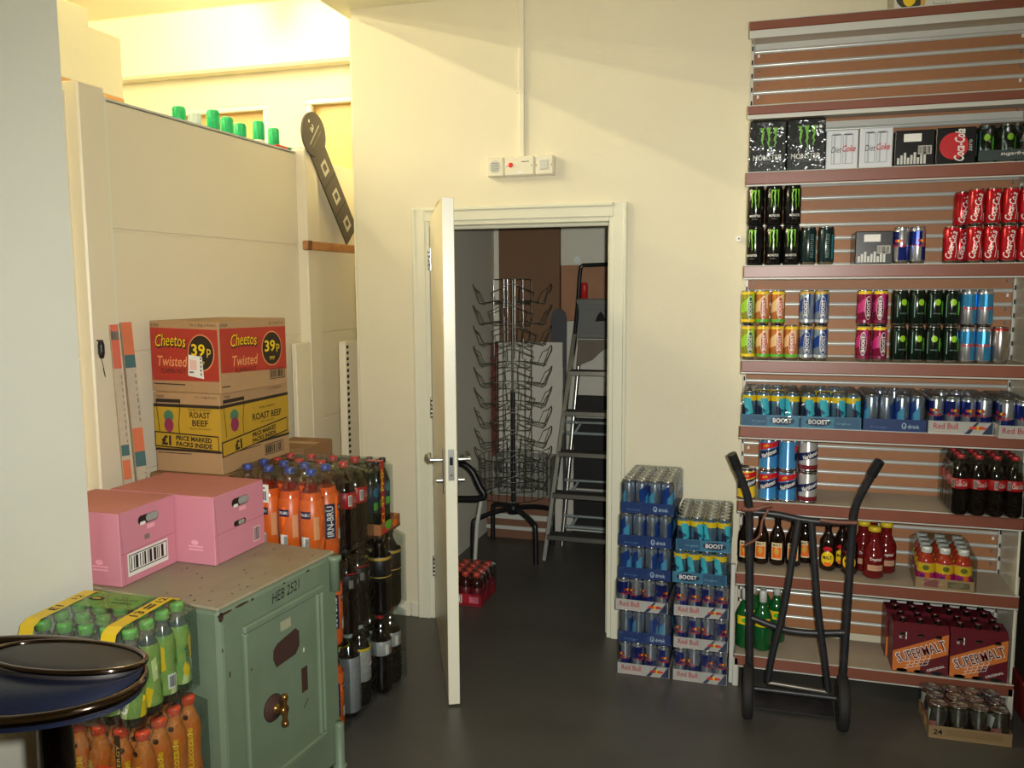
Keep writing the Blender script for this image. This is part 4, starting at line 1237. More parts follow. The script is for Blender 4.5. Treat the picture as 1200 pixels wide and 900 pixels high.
def bulls(mb, f, cx, cy, s, off):
    """two charging bulls before a yellow disc"""
    g = lambda k: (lambda u, v: f(u, v) + off * k)
    ell(mb, cx, cy, s * .42, s * .42, g(1), YELLOW, 14)
    for d in (-1, 1):
        strip(mb, [(cx + d * s * a, cy + s * b0, cy + s * b1) for a, b0, b1 in ((.10, -.05, .02), (.28, -.28, .24), (.55, -.30, .34), (.85, -.20, .26), (1.15, -.32, .18), (1.4, -.05, .16))], g(2), mat('bull_red', (206, 60, 40), .4))

def can_tray(name, label, loc, rz=0.0, key='trb', kind='redbull', nx=4, ny=6, pitch=.0535, full=False, group=None, hcan=.133, seed=1, filmtop=None):
    t = thing(name, label, 'drinks', loc, rz, group)
    hx, hy = nx * pitch / 2, ny * pitch / 2
    rg = random.Random(seed * 7 + 1)
    for j in range(ny):
        for i in range(nx):
            if full or i in (0, nx - 1) or j in (0, ny - 1):
                o = inst('can' + key, CK[key], t, ((i - (nx - 1) / 2) * pitch, (j - (ny - 1) / 2) * pitch, .003), rg.uniform(-1.5, 1.5) if key == 'tblue' else rg.uniform(-.9, .9) if kind != 'plain' else rg.uniform(-3, 3), name='can')
    wall = .046
    TM = {'redbull': mat('tray_white_card', (196, 188, 182), .5), 'boostl': mat('tray_aqua_card', (64, 126, 156), .45), 'boostr': mat('tray_aqua_card', (64, 126, 156), .45), 'blue': mat('tray_blue_card', (28, 54, 112), .4), 'plain': KRAFT}[kind]
    mb = MB()
    box(mb, -hx, hx, -hy, hy, 0, .002, TM)
    box(mb, -hx, hx, -hy - .0015, -hy, 0, wall, TM); box(mb, -hx, hx, hy, hy + .0015, 0, wall, TM)
    box(mb, -hx - .0015, -hx, -hy, hy, 0, wall, TM); box(mb, hx, hx + .0015, -hy, hy, 0, wall, TM)
    f = front(0, -hy - .0022, 0); off = Vector((0, -.0005, 0))
    g = lambda u, v: f(u, v) + off
    NV = mat('tray_navy_print', (40, 52, 84), .45)
    if kind == 'redbull' and nx < 4:
        text(mb, 'Red Bull', g, mat('tray_red_print', (200, 60, 64), .45), 0, .028, w=.086, h=.021, bold=.01); rect(mb, -.043, .03, .009, .012, g, mat('pale_salmon', (232, 196, 180), .5))
    elif kind == 'redbull':
        quad(mb, [(.012, .001), (hx - .001, .001), (hx - .001, wall - .001), (.052, wall - .001)], f, NV)
        quad(mb, [(.030, .001), (.070, .001), (.10, wall - .002), (.060, wall - .002)], g, TM)
        text(mb, 'Red Bull', g, mat('tray_red_print', (200, 60, 64), .45), -.050, .028, w=.082, h=.021, bold=.01); rect(mb, -.092, -.01, .009, .012, g, mat('pale_salmon', (232, 196, 180), .5))
        bulls(mb, g, .056, .024, .020, off)
        fl = plane((-hx - .0022, 0, 0), (0, -1, 0), (0, 0, 1)); text(mb, 'Red Bull', fl, mat('tray_red_print', (200, 60, 64), .45), 0, .026, w=.085, h=.021, bold=.01)
    elif kind in ('boostl', 'boostr'):
        cx = -.045 if kind == 'boostl' else .045
        quad(mb, [(-hx + .002, .002), (hx - .002, .002), (hx - .002, wall - .002), (-hx + .002, wall - .002)], f, mat('tray_dark_aqua', (46, 92, 128), .45))
        rect(mb, cx - .058, cx + .058, .002, wall - .001, g, mat('tray_aqua_card', (64, 126, 156), .45))
        off2 = Vector((0, -.001, 0)); k = lambda u, v: f(u, v) + off2; k2 = lambda u, v: f(u, v) + off2 * 1.5
        ell(mb, cx, .024, .046, .016, k, NV, 16)
        text(mb, 'BOOST', k2, WHITE, cx, .025, w=.070, h=.018, bold=.02); text(mb, 'Original', k, mat('pale_aqua_print', (130, 170, 190), .5), -cx, .02, w=.05, h=.010)
    elif kind == 'blue':
        text(mb, 'drink', f, mat('pale_blue_print', (190, 206, 226), .45), .066, .020, w=.040, h=.015, bold=.01)
        lathe_pts = [(.033 + .007 * math.cos(a), .022 + .010 * math.sin(a)) for a in [k * PI / 6 for k in range(13)]]
        line(mb, lathe_pts, .003, f, mat('pale_blue_print', (190, 206, 226), .45)); line(mb, [(.033, .022), (.037, .010)], .003, f, mat('pale_blue_print', (190, 206, 226), .45))
        text(mb, 'Energy', f, mat('mid_blue_print', (90, 130, 190), .45), -.055, .014, w=.06, h=.009, shear=.2)
    else:
        text(mb, '24', f, INK, -hx + .028, .024, w=.03, h=.020, bold=.02)
        for v in (.016, .024, .032): rect(mb, -hx + .055, hx - .03, v, v + .003, f, mat('kraft_print', (150, 110, 70), .6))
    mb.build('tray', t)
    mb = MB(); wrapfilm(mb, hx + .0022, hy + .0045, .004, (filmtop or hcan + .0045), FILM, 6, .0018, seed, .012); mb.build('shrink_film', t)
    return t

# the two floor stacks of trays by the doorway
LX, LYc = -.465, 3.605
lst = [('trb', 'redbull', 'bottom white-fronted tray of the left can stack by the doorway, on the floor'), ('tblue', 'blue', 'blue-fronted can tray second from the floor in the left stack'),
       ('trb', 'redbull', 'white-fronted can tray third from the floor in the left stack, between blue trays'), ('tblue', 'blue', 'blue-fronted can tray fourth from the floor in the left stack'),
       ('tblue', 'blue', 'blue-fronted can tray just under the topmost of the left stack'), ('tblue', 'blue', 'topmost blue-fronted can tray of the left stack by the doorway')]
for k, (key, kind, lb) in enumerate(lst):
    can_tray('can_tray', lb, (LX + (.004, .003, -.004, .001, .004, .014)[k], LYc + (0, .004, .0, .003, .0, .004)[k], .1385 * k), R((0, 1, -1.0, .5, 0, -1)[k]), key, kind, full=(k == 5), seed=k + 1)
RXc = -.2315
rst = [('trb', 'redbull', 'bottom white-fronted tray of the right can stack beside the shelving'), ('trb', 'redbull', 'white-fronted can tray second from the floor in the right stack'), ('trb', 'redbull', 'third white-fronted can tray up in the right stack, under the aqua trays'),
       ('tboost', 'boostl', 'aqua-fronted can tray just under the topmost of the right stack'), ('tboost', 'boostr', 'topmost aqua-fronted can tray of the right stack beside the shelving')]
for k, (key, kind, lb) in enumerate(rst):
    can_tray('can_tray', lb, (RXc + (.002, .004, .0, -.005, .003)[k], LYc + (0, .003, .001, .004, .003)[k], .1385 * k), R((0, -.6, .6, -.8, .6)[k]), key, kind, full=(k == 4), seed=k + 11)

# ------------------------------------------------------------------ the shelving bay
SX0, SX1, SYF, SYB = -.095, .912, 3.456, 3.735
su = thing('shelving_unit', 'tall slatted steel shelving bay with brown price rails holding drinks', 'shelving', ((SX0 + SX1) / 2, SYB, 0))
cx0 = (SX0 + SX1) / 2
hw = (SX1 - SX0) / 2
SLAT = mat('slat_brown_board', (160, 108, 68), 0.55, var=0.12, scale=30)
SSTEEL = mat('slat_steel', (206, 208, 202), 0.28, .25, var=0.05)
RAIL = mat('price_rail_brown', (128, 74, 56), 0.36, var=0.08, scale=20)
SHELFT = mat('shelf_beige_top', (180, 166, 144), 0.4, var=0.06, scale=60)
SHELFU = mat('shelf_white_metal', (200, 200, 190), 0.4, var=0.03)
mb = MB()
z = .16
while z < 2.60:
    box(mb, -hw + .012, hw - .012, .008, .034, z, z + .038, SLAT, .001)
    n = 5
    pr = [(.006 - .0055 * math.sin(PI * i / n), z + .038 + .0155 * i / n) for i in range(n + 1)]
    vs = [Vector((x, y, zz)) for x in (-hw + .012, hw - .012) for y, zz in pr]
    mb.add(vs, [(i, i + 1, n + 2 + i, n + 1 + i) for i in range(n)], SSTEEL, True)
    z += .0535
for zz in (2.565, 2.245): box(mb, -hw + .012, hw - .012, -.004, .006, zz, zz + .024, SHELFU)
mb.build('slatted_back', su)
for s in (-1, 1):
    mb = MB(); x = s * (hw - .006)
    box(mb, x - .006, x + .006, -.012, .04, 0, 2.63, SHELFU, .001)
    f = front(0, -.0128, 0)
    for k in range(48): rect(mb, x - .003, x + .003, .1 + k * .0535, .118 + k * .0535, f, DBLACK)
    for k in range(48): box(mb, x - s * .024 - .004, x - s * .024 + .004, -.006, .004, .128 + k * .0535, .140 + k * .0535, GREYINK if k % 3 else WHITE)
    mb.build('upright', su)
    mb = MB(); box(mb, x - .012, x + .012, SYF - SYB + .005, -.012, 0, .075, SHELFU, .002); box(mb, x - .010 , x + .010, SYF - SYB - .004, SYF - SYB + .012, 0, .12, SHELFU, .002); mb.build('base_leg', su)
mb = MB(); box(mb, hw - .004, hw + .004, SYF - SYB + .03, .04, .10, 2.35, GLOSSW, .001); mb.build('end_panel', su)
mb = MB(); box(mb, -hw - .021, -hw - .004, SYF - SYB + .02, SYF - SYB + .045, 0, .50, SHELFU, .002); mb.build('side_post', su)
ZS = [.133, .475, .773, 1.072, 1.330, 1.695, 2.047, 2.293, 2.600]
for k, z in enumerate(ZS):
    mb = MB()
    box(mb, -hw + .003, hw - .003, SYF - SYB + .006, 0, z - .004, z, SHELFT, .001)
    box(mb, -hw + .003, hw - .003, SYF - SYB + .008, 0, z - .012, z - .004, SHELFT, .001)
    o = mb.build('shelf', su)
    mb = MB(); zb = z - (.032 if k > 6 else .045)
    box(mb, -hw - .001, hw + .003, SYF - SYB - .004, SYF - SYB + .006, zb, z + .001, RAIL, .003)
    box(mb, -hw - .001, hw + .003, SYF - SYB - .005, SYF - SYB + .004, z - .001, z + .0025, SHELFU, .001)
    lip = (.007, .007, .006, .006, .006, .006, .006, .016, .028)[k]
    box(mb, -hw - .001, hw + .003, SYF - SYB + .001, SYF - SYB + .006, zb - lip, zb + .001, SHELFU, .001)
    mb.build('price_rail', o)
    for s in (-1, 1):
        mb = MB(); M = Matrix(((0, 0, 1, s * (hw - .0145)), (1, 0, 0, 0), (0, 1, 0, 0), (0, 0, 0, 1)))
        prism(mb, [(SYF - SYB + .02, z - .013), (-.014, z - .052), (-.014, z - .013)], -.0015, .0015, SHELFU, M); mb.build('bracket', o)

# ---- shelf goods, counted from the top: bay seen from the front, x to the right
z2, z3, z4, z5, z6, z7, z8 = 2.050, 1.698, 1.333, 1.075, .776, .478, .136
def slab(name, label, x0, x1, y0, d, z, h, m, art, parts=None):
    t = MB(); w = (x1 - x0) / 2
    o = thing(name, label, 'box', ((x0 + x1) / 2, y0, z))
    box(t, -w, w, 0, d, 0, h, m, .003)
    art(t, front(0, -.0008, 0), front(0, -.0015, 0), front(0, -.0022, 0), w, h)
    t.build('carton', o)
    t = MB(); rect(t, -w + .003, w - .003, d * .48, d * .52, top(0, 0, h + .0005), GREYINK); t.build('top_seam', o)
    if parts: parts(o, w, d, h)
    return o
CARTB = mat('carton_black_gloss', (22, 22, 24), .25)
def art_mbox(mb, f, g, k, w, h):
    for i in (-1, 0, 1): claw(mb, f, .004 + i * .023, h * (.40 if i == 0 else .48), h * .86, .015, CLAWG, i + 9)
    text(mb, 'MONSTER', f, WHITE, 0, h * .28, w=.105, h=.020, bold=.01); ell(mb, w - .018, h * .84, .006, .006, f, WHITE, 8); text(mb, 'ENERGY', f, GREYINK, 0, h * .18, w=.05, h=.008)
def mfilm(o, w, d, h):
    mb = MB(); wrapfilm(mb, w + .001, d / 2 + .004, .002, h + .004, film('crinkled_wrap', base=.06, edge=.35, rough=.1, bump=1.2, bscale=16), 6, .005, 3, .012); q = mb.build('shrink_film', o, (0, d / 2, 0))
slab('energy_drink_carton', 'black carton with green claw marks, leftmost on its shelf', -.086, .048, 3.475, .20, z2, .190, CARTB, art_mbox, mfilm)
slab('energy_drink_carton', 'black carton with green claw marks, beside the white cartons', .051, .186, 3.475, .20, z2, .190, CARTB, art_mbox, mfilm)
CARTW = mat('carton_silver_white', (206, 210, 214), .4)
def art_dbox(mb, f, g, k, w, h):
    GL = mat('pale_grey_can_print', (166, 170, 176), .45)
    for s in (-1, 1): frame2(mb, s * .020 - .018, s * .020 + .018, .018, h - .016, .003, f, GL); ell(mb, s * .020, h - .016, .016, .004, f, GL, 10); rect(mb, s * .020 - .010, s * .020 - .004, .02, h - .02, f, GL)
    text(mb, 'Diet', g, INK, -.020, h * .50, w=.036, h=.022, shear=.3); text(mb, 'Coke', g, RED, .024, h * .52, w=.046, h=.024, shear=.3, bold=.02)
slab('cola_carton', 'left of two silver white cola cartons on the upper shelf', .190, .302, 3.478, .22, z2, .142, CARTW, art_dbox)
slab('cola_carton', 'right of two silver white cola cartons on the upper shelf', .306, .420, 3.478, .22, z2, .144, CARTW, art_dbox)
def art_back(mb, f, g, k, w, h):
    rect(mb, -w + .03, w - .045, h * .68, h * .90, f, WHITE); rect(mb, w - .055, w - .01, h * .32, h * .56, f, mat('pale_grey_print', (190, 184, 172), .5)); bars(mb, w - .053, w - .014, h * .34, h * .54, g, 5)
    for i in range(9): rect(mb, -w + .01 + i * .011, -w + .018 + i * .011, h * .06, h * (.24 + .14 * ((i * 7) % 3) / 2), f, GREYSTEEL)
slab('cola_carton', 'black cola carton showing its white label panels on the upper shelf', .426, .560, 3.478, .22, z2, .128, CARTB, art_back)
def art_cz(mb, f, g, k, w, h):
    ell(mb, -.006, h * .5, .047, .047, f, RED, 20)
    text(mb, 'Coca-Cola', g, WHITE, .012, h * .52, w=.112, h=.034, rot=90, shear=.3, bold=.02); text(mb, 'zero', g, GREYSTEEL, .048, h * .5, w=.04, h=.010, rot=90)
slab('cola_carton', 'black cola carton with a big red circle on the upper shelf', .563, .694, 3.478, .22, z2, .130, CARTB, art_cz)
t = thing('can_multipack', 'shrink-wrapped green and black can pack at right end of upper shelf', 'drinks', (.80, 3.575, z2))
for i in range(3):
    for j in range(3): inst('candot', CK['dot'], t, ((i - 1) * .066, (j - 1) * .0575, .002), (-.2, .1, .5)[i], name='can')
mb = MB(); wrapfilm(mb, .099, .09, .001, .142, FILM2, 6, .004, 4, .015); mb.build('shrink_film', t)
mb = MB(); rect(mb, -.096, .096, .008, .045, front(0, -.0925, 0), mat('dark_band', (50, 62, 62), .4)); text(mb, 'sugarfree', front(0, -.093, 0), WHITE, .02, .030, w=.09, h=.016, shear=.2); mb.build('printed_band', t)

# shelf three: black clawed cans, dark cans, black carton, blue silver cans, red cans
for r_, zz, xs, rw in ((0, z3, (-.055, .012, .077), 'lower'), (1, z3 + .1500, (-.057, .010, .077), 'upper')):
    for k, x in enumerate(xs):
        place_can('monster', x, 3.498, zz, (-.05, .1, .35)[k] if r_ else (-.4, .0, .0)[k], 'black can with green claw mark, %s in the %s row on its shelf' % (('leftmost', 'middle', 'rightmost')[k], rw), 'clawed black cans on the third shelf down')
place_can('teal', .139, 3.50, z3, .5, 'dark teal slim can next to the clawed black cans', 'dark slim cans')
place_can('teal', .203, 3.50, z3, .2, 'dark teal slim can nearer the black carton, right of its twin', 'dark slim cans')
slab('cola_carton', 'small black carton with white panels beside two blue silver cans', .306, .438, 3.49, .2, z3, .122, CARTB, art_back)
place_can('redbull', .466, 3.495, z3, -.5, 'blue and silver can touching the small black carton', 'blue silver cans'); place_can('redbull', .521, 3.495, z3, .4, 'blue and silver can, second from the small black carton', 'blue silver cans')
cb = (.634, .709, .764, .819, .873); ct = (.709, .764, .819, .873)
POS = ('first', 'second', 'third', 'fourth', 'fifth')
for k, x in enumerate(cb):
    place_can('coke', x, 3.497, z3, (-.1, .0, -.15, .0, .1)[k], 'red cola can in the lower row, %s from the left' % POS[k], 'red cola cans on the third shelf down')
for k, x in enumerate(ct):
    place_can('coke', x, 3.499, z3 + .1325, (.0, .1, .0, -.1)[k], 'red cola can in the upper row, %s of the four in front' % POS[k], 'red cola cans on the third shelf down')
for z_, x, lb in ((z3, .681, 'red cola can standing behind the first gap of the lower row'), (z3 + .1325, .681, 'red cola can set back at the left of the upper row')):
    place_can('coke', x, 3.60, z_, .3, lb, 'red cola cans on the third shelf down')

# shelf four: two rows of small energy cans
low = [(-.073, 'boosty'), (-.017, 'boosto'), (.036, 'boosto'), (.089, 'boosto'), (.142, 'boosts'), (.196, 'boosts'), (.349, 'boostm'), (.405, 'boostm'), (.471, 'dot'), (.531, 'dot'), (.589, 'dot'), (.647, 'dot'), (.703, 'rbsf'), (.757, 'rbsf'), (.812, 'rim')]
upr = [(-.076, 'boosty'), (-.022, 'boosto'), (.036, 'boosto'), (.142, 'boosts'), (.196, 'boosts'), (.349, 'boostm'), (.404, 'boostm'), (.471, 'dot'), (.530, 'dot'), (.589, 'dot'), (.647, 'dot'), (.703, 'rbsf'), (.757, 'rbsf')]
DESC = {'boosty': 'yellow green can', 'boosto': 'orange and green can', 'boosts': 'silver blue can', 'boostm': 'maroon can with yellow rim', 'dot': 'dark can with lime dot', 'rbsf': 'light blue and silver can', 'rim': 'plain silver can with red rim'}
for row, zz, rw in ((low, z4, 'lower'), (upr, z4 + .1345, 'upper')):
    cnt = {}; tot = {}
    for x, k in row: tot[k] = tot.get(k, 0) + 1
    for n, (x, k) in enumerate(row):
        i = cnt.get(k, 0); cnt[k] = i + 1
        pos = '' if tot[k] == 1 else {2: (', left of the pair', ', right of the pair'), 3: (', left of three', ', middle of three', ', right of three'), 4: (', leftmost of four', ', second of four', ', third of four', ', rightmost of four')}[tot[k]][i]
        place_can(k, x, 3.497 + (.003 if rw == 'upper' else 0), zz, random.Random(n + len(rw) * 3).uniform(-.35, .35), DESC[k] + ', ' + rw + ' row of the fourth shelf down' + pos, 'small energy cans on the fourth shelf down')

# shelf five: trays
can_tray('can_tray', 'aqua-fronted can tray at the left end of the middle shelf', (.0185, 3.583, z5), 0, 'tboost', 'boostr', ny=5, seed=21)
can_tray('can_tray', 'aqua-fronted can tray second on the middle shelf, beside the blue tray', (.2395, 3.583, z5), 0, 'tboost', 'boostl', ny=5, seed=22)
can_tray('can_tray', 'blue-fronted can tray on the middle shelf between aqua and white ones', (.464, 3.583, z5), 0, 'tblue', 'blue', ny=5, seed=23)
can_tray('can_tray', 'white-fronted can tray on the middle shelf, beside the blue tray', (.688, 3.583, z5), 0, 'trb', 'redbull', ny=5, seed=24)
can_tray('can_tray', 'white-fronted can tray at the right edge of the middle shelf, sticking out', (.853, 3.545, z5), 0, 'trb', 'redbull', nx=2, ny=6, pitch=.0518, seed=25)

# shelf six: milk cans and the cola pack
for k, x, y, z_, rz, lb in (('nury', -.064, 3.50, z6, .3, 'yellow milk drink can at left end behind the truck handle'), ('nurb', .017, 3.50, z6, .0, 'blue milk drink can in the lower row, next to the yellow one'), ('nurb', .090, 3.50, z6, .05, 'blue milk drink can in the lower row, next to the silver one'), ('nurs', .166, 3.50, z6, .2, 'silver milk drink can, lower one of the right column'),
                             ('nurb', .0165, 3.502, z6 + .1245, .05, 'blue milk drink can in the upper row, left of the turned one'), ('nurb', .089, 3.502, z6 + .1245, 2.6, 'blue milk drink can in the upper row turned to its plain side'), ('nurs', .165, 3.502, z6 + .1245, .25, 'silver milk drink can, upper one of the right column'),
                             ('nurb', .020, 3.58, z6, .4, 'blue milk drink can in the back row behind the left column, lower'), ('nurb', .020, 3.58, z6 + .1245, .4, 'blue milk drink can in the back row behind the left column, upper'),
                             ('nurs', .166, 3.58, z6, .4, 'silver milk drink can in the back row, lower'), ('nurs', .166, 3.58, z6 + .1245, .4, 'silver milk drink can in the back row, upper')):
    place_can(k, x, y, z_, rz, lb, 'milk drink cans on the shelf behind the truck handles')
def art_c500(mb, r):
    f = cyl(r, .1, 0); text(mb, 'Coca-Cola', f, WHITE, .006, .117, w=.040, h=.018, shear=.3, bold=.01); rect(mb, -.030, -.018, .102, .132, f, mat('pale_grey_print', (190, 184, 172), .5), 2); bars(mb, -.029, -.019, .104, .130, cyl(r + .0006, .1, 0), 3)
MK['c500'] = pet('bottle', .0292, .222, COLA, PET, .168, CAPR, (.098, .136, RED), art_c500, waist=.12, segs=18)
t = thing('bottle_pack', 'shrink-wrapped pack of small cola bottles with red caps on the shelf', 'drinks', (.785, 3.545, z6))
for j in range(4):
    for i in range(4): inst('c500', MK['c500'], t, ((i - 1.5) * .0595, (j - 1.5) * .0645, .002), (-.3, .2, .5, -.1)[(i + j) % 4], name='bottle')
mb = MB(); wrapfilm(mb, .1215, .132, .001, .226, FILM, 7, .005, 2, .03); mb.build('shrink_film', t)

# shelf seven: malt bottles, juice jars, white-capped bottles
GLB = mat('brown_glass', (26, 14, 10), .08, coat=.3)
def glass(name, r, h, gm, cap, z0, z1, lm, art, nk=.0125, capz=.93):
    def make():
        mb = MB(); lathe(mb, [(0, .004), (r * .85, .002), (r, .008), (r, h * .52), (r * .94, h * .60), (r * .62, h * .70), (nk, h * .78), (nk, h * .92), (nk * 1.1, h * .93), (nk * 1.1, h * .95)], 22, gm)
        o = mb.build(name)
        mb = MB(); lathe(mb, [(nk * 1.05, h * capz), (nk * 1.25, h * (capz + .005)), (nk * 1.2, h * .985), (nk * .9, h), (0, h)], 16, cap); mb.build('cap', o)
        mb = MB(); lathe(mb, [(r + .0002, z0), (r + .0008, z0 + .0005), (r + .0008, z1 - .0005), (r + .0002, z1)], 24, gm)
        art(mb, r + .0015, z0, z1, lm); mb.build('label', o)
        return o
    return make
def art_malt(mb, r, z0, z1, lm):
    f = cyl(r, 0, 0); g = cyl(r + .0006, 0, 0); rect(mb, -.022, .022, z0, z1, f, lm, 6)
    rect(mb, -.018, .018, z0 + .006, z1 - .018, g, ORANGE, 5); text(mb, 'MALT', g, INK, 0, z1 - .009, w=.03, h=.010, bold=.02)
    ell(mb, 0, (z0 + z1) / 2, .009, .014, cyl(r + .0012, 0, 0), GOLD, 8)
def art_malt2(mb, r, z0, z1, lm):
    f = cyl(r, 0, 0); g = cyl(r + .0006, 0, 0); ell(mb, 0, (z0 + z1) / 2 - .005, .026, .030, f, YELLOW, 14); ell(mb, 0, z1 - .002, .018, .010, g, RED, 10)
    text(mb, 'MALT', g, INK, 0, (z0 + z1) / 2, w=.036, h=.014, bold=.03); rect(mb, -.014, .014, z0 + .004, z0 + .018, g, ORANGE, 4)
MK['malt'] = glass('malt_bottle', .0305, .212, GLB, mat('dark_gold_cap', (120, 92, 50), .3, .7), .028, .098, mat('malt_cream_label', (226, 206, 160), .5), art_malt)
MK['malt2'] = glass('malt_bottle', .0315, .205, GLB, mat('dark_gold_cap', (120, 92, 50), .3, .7), .02, .095, YELLOW, art_malt2)
for x, y, lb in ((-.064, 3.595, 'brown malt bottle at the left end, behind the truck upright'), (-.002, 3.60, 'brown malt bottle with cream label, second from the left'), (.062, 3.60, 'brown malt bottle with cream label, third from the left'), (.125, 3.605, 'brown malt bottle with cream label, fourth, behind the slanting truck bar'), (.172, 3.66, 'brown malt bottle set back behind the fourth one')):
    inst('malt', MK['malt'], None, (x, y, z7), -.1, lb, 'bottle', 'brown malt bottles with cream labels')
for x, y, lb in ((.257, 3.588, 'brown bottle with round yellow label, front left of three'), (.313, 3.63, 'brown bottle with round yellow label, second of three'), (.336, 3.562, 'brown bottle with round yellow label half hidden by the truck upright')):
    inst('malt2', MK['malt2'], None, (x, y, z7), -.1, lb, 'bottle', 'brown bottles with yellow labels')
JUICE = mat('red_juice', (104, 18, 20), .12)
def art_juice(mb, r, z0, z1, lm):
    f = cyl(r, 0, 0); g = cyl(r + .0006, 0, 0)
    rect(mb, -.030, .030, z0, z0 + .022, f, mat('juice_label', (190, 150, 120), .5), 6); text(mb, 'Tropical', g, WHITE, 0, z0 + .044, w=.045, h=.016, shear=.2, bold=.02); text(mb, 'JUICE DRINK', g, RED, 0, z0 + .011, w=.04, h=.007)
MK['juice'] = glass('juice_bottle', .039, .205, JUICE, mat('yellow_cap', (214, 186, 40), .35), .035, .11, WHITE, art_juice, nk=.020, capz=.90)
for x, y, lb in ((.423, 3.545, 'red juice bottle with yellow cap standing in front'), (.392, 3.622, 'red juice bottle behind the front one on its left'), (.476, 3.622, 'red juice bottle behind the front one on its right'), (.432, 3.692, 'red juice bottle rearmost of the four')):
    inst('juice', MK['juice'], None, (x, y, z7), .1, lb, 'bottle', 'red juice bottles with yellow caps')
RIB = mat('orange_red_drink', (190, 60, 30), .15)
def art_rib(mb, r):
    f = cyl(r, 0, 0); q = r * 2.6
    rect(mb, -q, q, .055, .092, f, mat('rib_yellow', (232, 190, 40), .4), 14); rect(mb, -q, q, .022, .056, f, MAGENTA, 14)
    g = cyl(r + .0006, 0, 0); ell(mb, 0, .075, .012, .010, g, mat('olive_print', (110, 110, 30), .4), 10); text(mb, 'GO', g, GREEN, 0, .086, w=.014, h=.006)
    ell(mb, .008, .045, .010, .012, g, ORANGE, 8); ell(mb, -.010, .038, .012, .010, g, mat('purple_print', (110, 30, 110), .4), 8)
MK['rib'] = pet('bottle', .0305, .150, RIB, RIB, .13, mat('bright_white_cap', (226, 224, 216), .4), (.02, .094, MAGENTA), art_rib, neck=.016, segs=18, caph=.13)
t = thing('bottle_pack', 'clear-wrapped pack of small fruit drinks with white caps on kraft tray', 'drinks', (.672, 3.58, z7), R(-4))
for j in range(4):
    for i in range(3): inst('rib', MK['rib'], t, ((i - 1) * .063, (j - 1.5) * .0625, .004), (-.1, .1, 0)[i], name='bottle')
mb = MB(); box(mb, -.098, .098, -.127, .127, 0, .003, KRAFT); box(mb, -.098, .098, -.1285, -.127, 0, .042, KRAFT); box(mb, -.098, .098, .127, .1285, 0, .042, KRAFT); box(mb, -.0995, -.098, -.127, .127, 0, .042, KRAFT); box(mb, .098, .0995, -.127, .127, 0, .042, KRAFT)
f = front(0, -.1292, 0); rect(mb, -.07, -.02, .008, .036, f, mat('pale_rust_print', (150, 90, 84), .4)); rect(mb, .01, .085, .010, .034, f, mat('olive_grey_print', (110, 100, 70), .5)); mb.build('tray', t)
mb = MB(); wrapfilm(mb, .106, .132, .003, .158, FILM, 7, .006, 8, .03); mb.build('shrink_film', t)

# bottom shelf: green bottles and malt six-packs
GLG = mat('green_glass', (16, 86, 40), .08, coat=.3)
def art_grn(mb, r, z0, z1, lm):
    f = cyl(r, 0, 0); rect(mb, -.032, .032, z0, z1, f, lm, 8); ell(mb, 0, (z0 + z1) / 2, .014, .010, cyl(r + .0006, 0, 0), GREEN, 8)
MK['grn'] = glass('green_bottle', .0365, .250, GLG, mat('white_foil_cap', (196, 200, 190), .35), .105, .140, YELLOW, art_grn, nk=.0125, capz=.80)
for x, y, lb in ((-.058, 3.545, 'green bottle at the left end behind the truck upright'), (.012, 3.535, 'green bottle with white foil neck standing foremost'), (-.030, 3.625, 'green bottle in the second row between the two front ones'), (.068, 3.635, 'green bottle in the second row nearest the slanting truck bar'), (.012, 3.690, 'green bottle in the third row at the back')):
    inst('grn', MK['grn'], None, (x, y, z8), 0, lb, 'bottle', 'green bottles on the bottom shelf')
MAR = mat('maroon_card', (96, 22, 34), .4)
MORG = mat('malt_orange_print', (206, 116, 50), .45)
